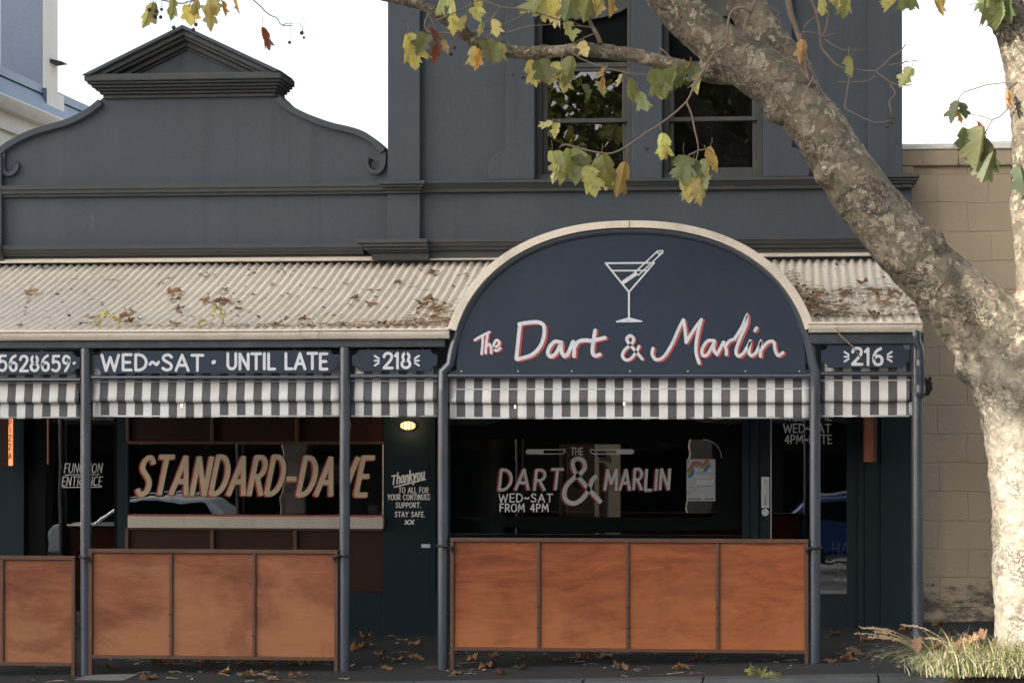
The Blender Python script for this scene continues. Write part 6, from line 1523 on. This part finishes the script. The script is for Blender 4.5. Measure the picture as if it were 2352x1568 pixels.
# =================================================================== GRASS at the foot of the tree
mb = MB(); q0 = P(2230, 1545, -1.0)
vs = []; n = 24
for r in range(6):
    for k in range(n):
        a = 2 * math.pi * k / n; rr = r / 5
        x = TB.x + .12 + math.cos(a) * .95 * rr; y = -1.0 + math.sin(a) * .30 * rr
        vs.append((x, y - (.12 if rr == 1 and y < -1.0 else 0), G(x, y) + .10 * (1 - rr * rr) + noise.noise(Vector((x * 4, y * 4, 0))) * .02 * (rr < 1) + .004 - (.17 if rr == 1 and y < -1.0 else 0)))
mb.add(vs, [(r * n + k, r * n + (k + 1) % n, (r + 1) * n + (k + 1) % n, (r + 1) * n + k) for r in range(5) for k in range(n)])
mb.build('soil_bed', 'soil', kind='structure')
def tuft(px, Y, nb, L0, L1, spread, label, seed, stalks=0, lean=0):
    rn = random.Random(seed); x = X(px, Y); q = Vector((x, Y, G(x, Y) + .06)); t = thing('grass_tuft', q, label, 'grass', 'tufts of long grass around the tree foot')
    mb = MB()
    GC = [(0.34, 0.34, 0.16), (0.26, 0.29, 0.12), (0.52, 0.48, 0.29), (0.58, 0.53, 0.36), (0.48, 0.42, 0.28), (0.16, 0.20, 0.07)]
    for i in range(nb):
        a = rn.uniform(0, 6.28); L = rn.uniform(L0, L1); b = q + Vector((rn.gauss(0, .07) * spread, rn.gauss(0, .04), rn.uniform(-.03, .02)))
        dx, dyv = math.cos(a) * rn.uniform(.3, 1) + lean, math.sin(a) * rn.uniform(.2, .6) - .1
        w_ = rn.uniform(.0016, .0034); c = rn.choice(GC); mb.cur = mul(c, rn.uniform(.75, 1.25)); pts_ = []
        bend = rn.uniform(.5, 1.25)
        for k in range(7):
            s = k / 6; ang = bend * s * 1.5
            pts_.append(b + Vector((dx * L * (s * .35 + .65 * s * math.sin(ang)), dyv * L * s * .7, L * (s - .75 * s * s * bend))))
        sd_ = Vector((-dyv, dx, 0)); sd_ = (sd_.normalized() if sd_.length > .01 else Vector((1, 0, 0))) * w_
        vs = []
        for k, p in enumerate(pts_):
            f_ = 1 - (k / 6) ** 2 * .95; sdd = sd_ * f_ + Vector((w_ * .6 * f_, 0, 0)); vs += [p - sdd, p + sdd]
        mb.add(vs, [(2 * k, 2 * k + 1, 2 * k + 3, 2 * k + 2) for k in range(6)])
    mb.build('blades', 'grass_blade', t, smooth=True)
    for i in range(stalks):
        st = MB(); st.cur = (0.45, 0.36, 0.22); L = rn.uniform(.55, .85); hx = -rn.uniform(.45, .95); b = q + Vector((rn.uniform(-.1, .1), rn.uniform(-.06, .04), 0))
        pts_ = [b + Vector((hx * L * s, -.1 * s, L * (.85 * s - .45 * s * s))) for s in [k / 8 for k in range(9)]]
        st.tube(pts_, [.0026 - .0014 * k / 8 for k in range(9)], 5)
        for j in range(26):
            s = .62 + .38 * j / 25; k = min(7, int(s * 8)); p = pts_[k].lerp(pts_[k + 1], s * 8 - k)
            st.cur = mul((0.50, 0.38, 0.24), rn.uniform(.7, 1.2)); d = Vector((rn.uniform(-.03, 0), rn.uniform(-.01, .01), rn.uniform(-.014, .016)))
            st.tube([p, p + d * .5 + Vector((0, 0, .003)), p + d], [.002, .003, .0008], 5)
        st.build('seed_head', 'grass_blade', t)
tuft(2165, -1.12, 560, .28, .60, 1.3, 'straw and green grass tuft with nodding seed heads, leftmost at the tree foot', 1, 9, -.25)
tuft(2240, -1.30, 700, .26, .55, 1.9, 'dense green grass tuft in front of the tree base', 2, 2, 0)
tuft(2335, -1.34, 700, .26, .52, 1.9, 'bright grass tuft cut by the right edge of the photo', 3, 0, .1)
tuft(2215, -.72, 300, .22, .42, 1.4, 'short grass tuft tucked against the left of the trunk', 4, 0, -.1)
for px, Y, s in ((2160, -1.24, .15), (2205, -1.33, .16), (2232, -1.30, .14), (2185, -1.2, .12), (2250, -1.1, .15), (2110, -1.25, .13), (2285, -.95, .13), (2222, -1.05, .13)):
    x = X(px, Y); dry(px, 0, s, Vector((x, Y, G(x, Y) + .26 + random.uniform(-.05, .06))), Vector((0, -.5, 1)).normalized(), 'curled tan plane leaf caught in the long grass at the tree foot', 'fallen leaves in the long grass', random.Random(px), .6)
tuft(2190, -1.40, 380, .2, .40, 1.4, 'low grass tuft spilling over the kerb, straw coloured at its tips', 6, 0, -.1)
tuft(2290, -1.45, 420, .2, .40, 1.9, 'low grass tuft spilling over the kerb at the bottom right', 7, 0, .05)
def weed(px, py, label, seed):
    q = on_ground(px, py); rn = random.Random(seed); t = thing('weed', q, label, 'weed'); mb = MB()
    for i in range(14): add_leaf(mb, rn, 0, 0, rn.uniform(.03, .06), rn.choice('goo'), at=q + Vector((rn.gauss(0, .04), rn.gauss(0, .02), rn.uniform(.01, .07))), roll=rn.uniform(-2, 2))
    mb.build('leaves', 'plane_leaf', t)
    MB().tube([q, q + Vector((.004, 0, .03)), q + Vector((0, 0, .06))], .002, 5).build('stem', 'dry_twig', t)
weed(1732, 1552, 'small green weed growing at the kerb, leftmost of two', 4); weed(1768, 1560, 'small green weed growing at the kerb, nearer the grass', 5)

# =================================================================== ACROSS THE STREET (seen only in the glass, plus an added unseen block that shades the shops)
SH = Vector((1.50, -0.92, 0))
st_ = SUN_TRAVEL
yo = -36.0; kx = (yo - 12 - SH.y) / st_.y; xo = SH.x + st_.x * kx
OB = thing('sun_blocker', (xo - 12, yo - 6, -1.5), 'unseen block added across the street to keep sun off the shops', 'building')  # added sun blocker, out of view, shading the shop fronts
sk = st_.x / st_.y * 12
fp = [(xo + sk, yo), (xo, yo - 12), (xo - 26, yo - 12), (xo + sk - 26, yo)]  # footprint sheared along the sun so the shadow edge clears the trunk
MB().add([(x, y, z) for z in (-2.2, 39) for x, y in fp], [(0, 1, 2, 3), (7, 6, 5, 4)] + [(i, 4 + i, 4 + (i + 1) % 4, (i + 1) % 4) for i in range(4)]).build('wall', 'blocker_render', OB)
for i in range(8):
    for j in range(7):
        wx = xo + sk - 24.5 + i * 2.9; wz = 1.0 + j * 4
        if i < 8: MB().box(wx, wx + 1.4, yo + .002, yo + .03, wz, wz + 2).build('window', 'black_paint', OB)
OS = thing('opposite_shops', (0, -42, -1.6), 'long dark brick row across the street, mirrored in the shop glass', 'building')
MB().box(xo + 13, 40, -46, -42, -2.4, 4.6).build('wall', 'opposite_brick', OS); MB().box(xo + 13, 40, -41.9, -39.5, 1.9, 2.05).build('awning', 'dark_metal', OS)
for i in range(14): MB().box(-30 + i * 5, -27 + i * 5, -41.998, -41.97, -1.2, 1.2).build('window', 'black_paint', OS)
def car(xc, yc, zg, mat, label, flip=1):
    t = thing('parked_car', (xc, yc, zg), label, 'car', 'cars parked across the street')
    side = [(-2.2, .35), (-2.25, .75), (-2.1, .95), (-1.2, 1.02), (-.55, 1.50), (.2, 1.60), (1.4, 1.55), (2.0, 1.05), (2.2, .95), (2.22, .4)]
    mb = MB().prism([(xc + a * flip, zg + b) for a, b in side], yc - .85, yc + .85); mb.build('body', mat, t, bevel=0.10)
    gl = [(-1.0, 1.03), (-.5, 1.44), (.2, 1.52), (1.3, 1.47), (1.75, 1.05)]
    for s in (-1, 1):
        MB().prism([(xc + a * flip, zg + b) for a, b in gl], yc + s * .862 - .01, yc + s * .862 + .01).build('window', 'black_paint', t)
        for wx in (-1.4, 1.4): MB().tube([(xc + wx * flip, yc + s * .88, zg + .33), (xc + wx * flip, yc + s * .6, zg + .33)], .33, 20).build('wheel', 'tyre_rubber', t)
        MB().box(xc + flip * 1.9, xc + flip * 2.2, yc + s * .70, yc + s * .865, zg + .75, zg + .93).build('tail_light', 'lamp_red', t)
        MB().tube([(xc - .6 * flip, yc + s * .6, zg + 1.56), (xc + .4 * flip, yc + s * .6, zg + 1.68), (xc + 1.3 * flip, yc + s * .6, zg + 1.6)], .02, 6).build('roof_rail', 'steel', t)
ycar = -29.0; Yv = 2 * (F + .03) - ycar
xa, xb = P(110, 1200, Yv).x, P(600, 1200, Yv).x
zcar = P(400, 1137, Yv).z - 1.6
car((xa + xb) / 2, ycar, zcar, 'car_white', 'white wagon parked across the street, mirrored in the lettered window')
car(P(1775, 1200, Yv).x + 2.2, ycar, P(1850, 1137, Yv).z - 1.6, 'car_blue', 'blue hatchback parked across the street, mirrored in the glazed door', -1)
def far_tree(x, y, h, r, seed):
    rn = random.Random(seed); zg = -1.6; t = thing('street_tree', (x, y, zg), 'leafy street tree standing across the road from the shops', 'tree', 'street trees across the road')
    mb = MB().tube([(x, y, zg), (x + .2, y, zg + h * .35), (x, y, zg + h * .7)], [.3, .24, .12], 10)
    lf = MB()
    for i in range(80):
        d = Vector((rn.gauss(0, 1), rn.gauss(0, 1), rn.gauss(0, .8))).normalized() * rn.uniform(.35, 1)
        c = Vector((x, y, zg + h * .66)) + Vector((d.x * r, d.y * r * .8, d.z * h * .34))
        mb.tube([(x, y, zg + h * .35), (Vector((x, y, zg + h * .5)) + c) / 2, c], [.09, .05, .02], 5)
        for j in range(75):
            q = c + Vector((rn.gauss(0, .55), rn.gauss(0, .55), rn.gauss(0, .4))); a = rn.uniform(0, 6.28); b = rn.uniform(-1, 1); s = rn.uniform(.09, .2)
            u = Vector((math.cos(a), math.sin(a), b * .5)) * s; v = Vector((-math.sin(a) * b, math.cos(a) * b, 1)).normalized() * s
            lf.cur = mul((0.06, 0.085, 0.03), rn.uniform(.5, 1.5)); lf.add([q - u, q - v * .7, q + u, q + v], [(0, 1, 2, 3)])
    mb.build('trunk', 'weathered_twig', t); lf.build('crown', 'plane_leaf', t)
for i, (x, h, r) in enumerate(((-21, 16, 4.6), (-11.5, 18, 4.8), (-2.0, 20, 5.2), (7.0, 17, 4.8))): far_tree(x, -32.5, h, r, 40 + i)
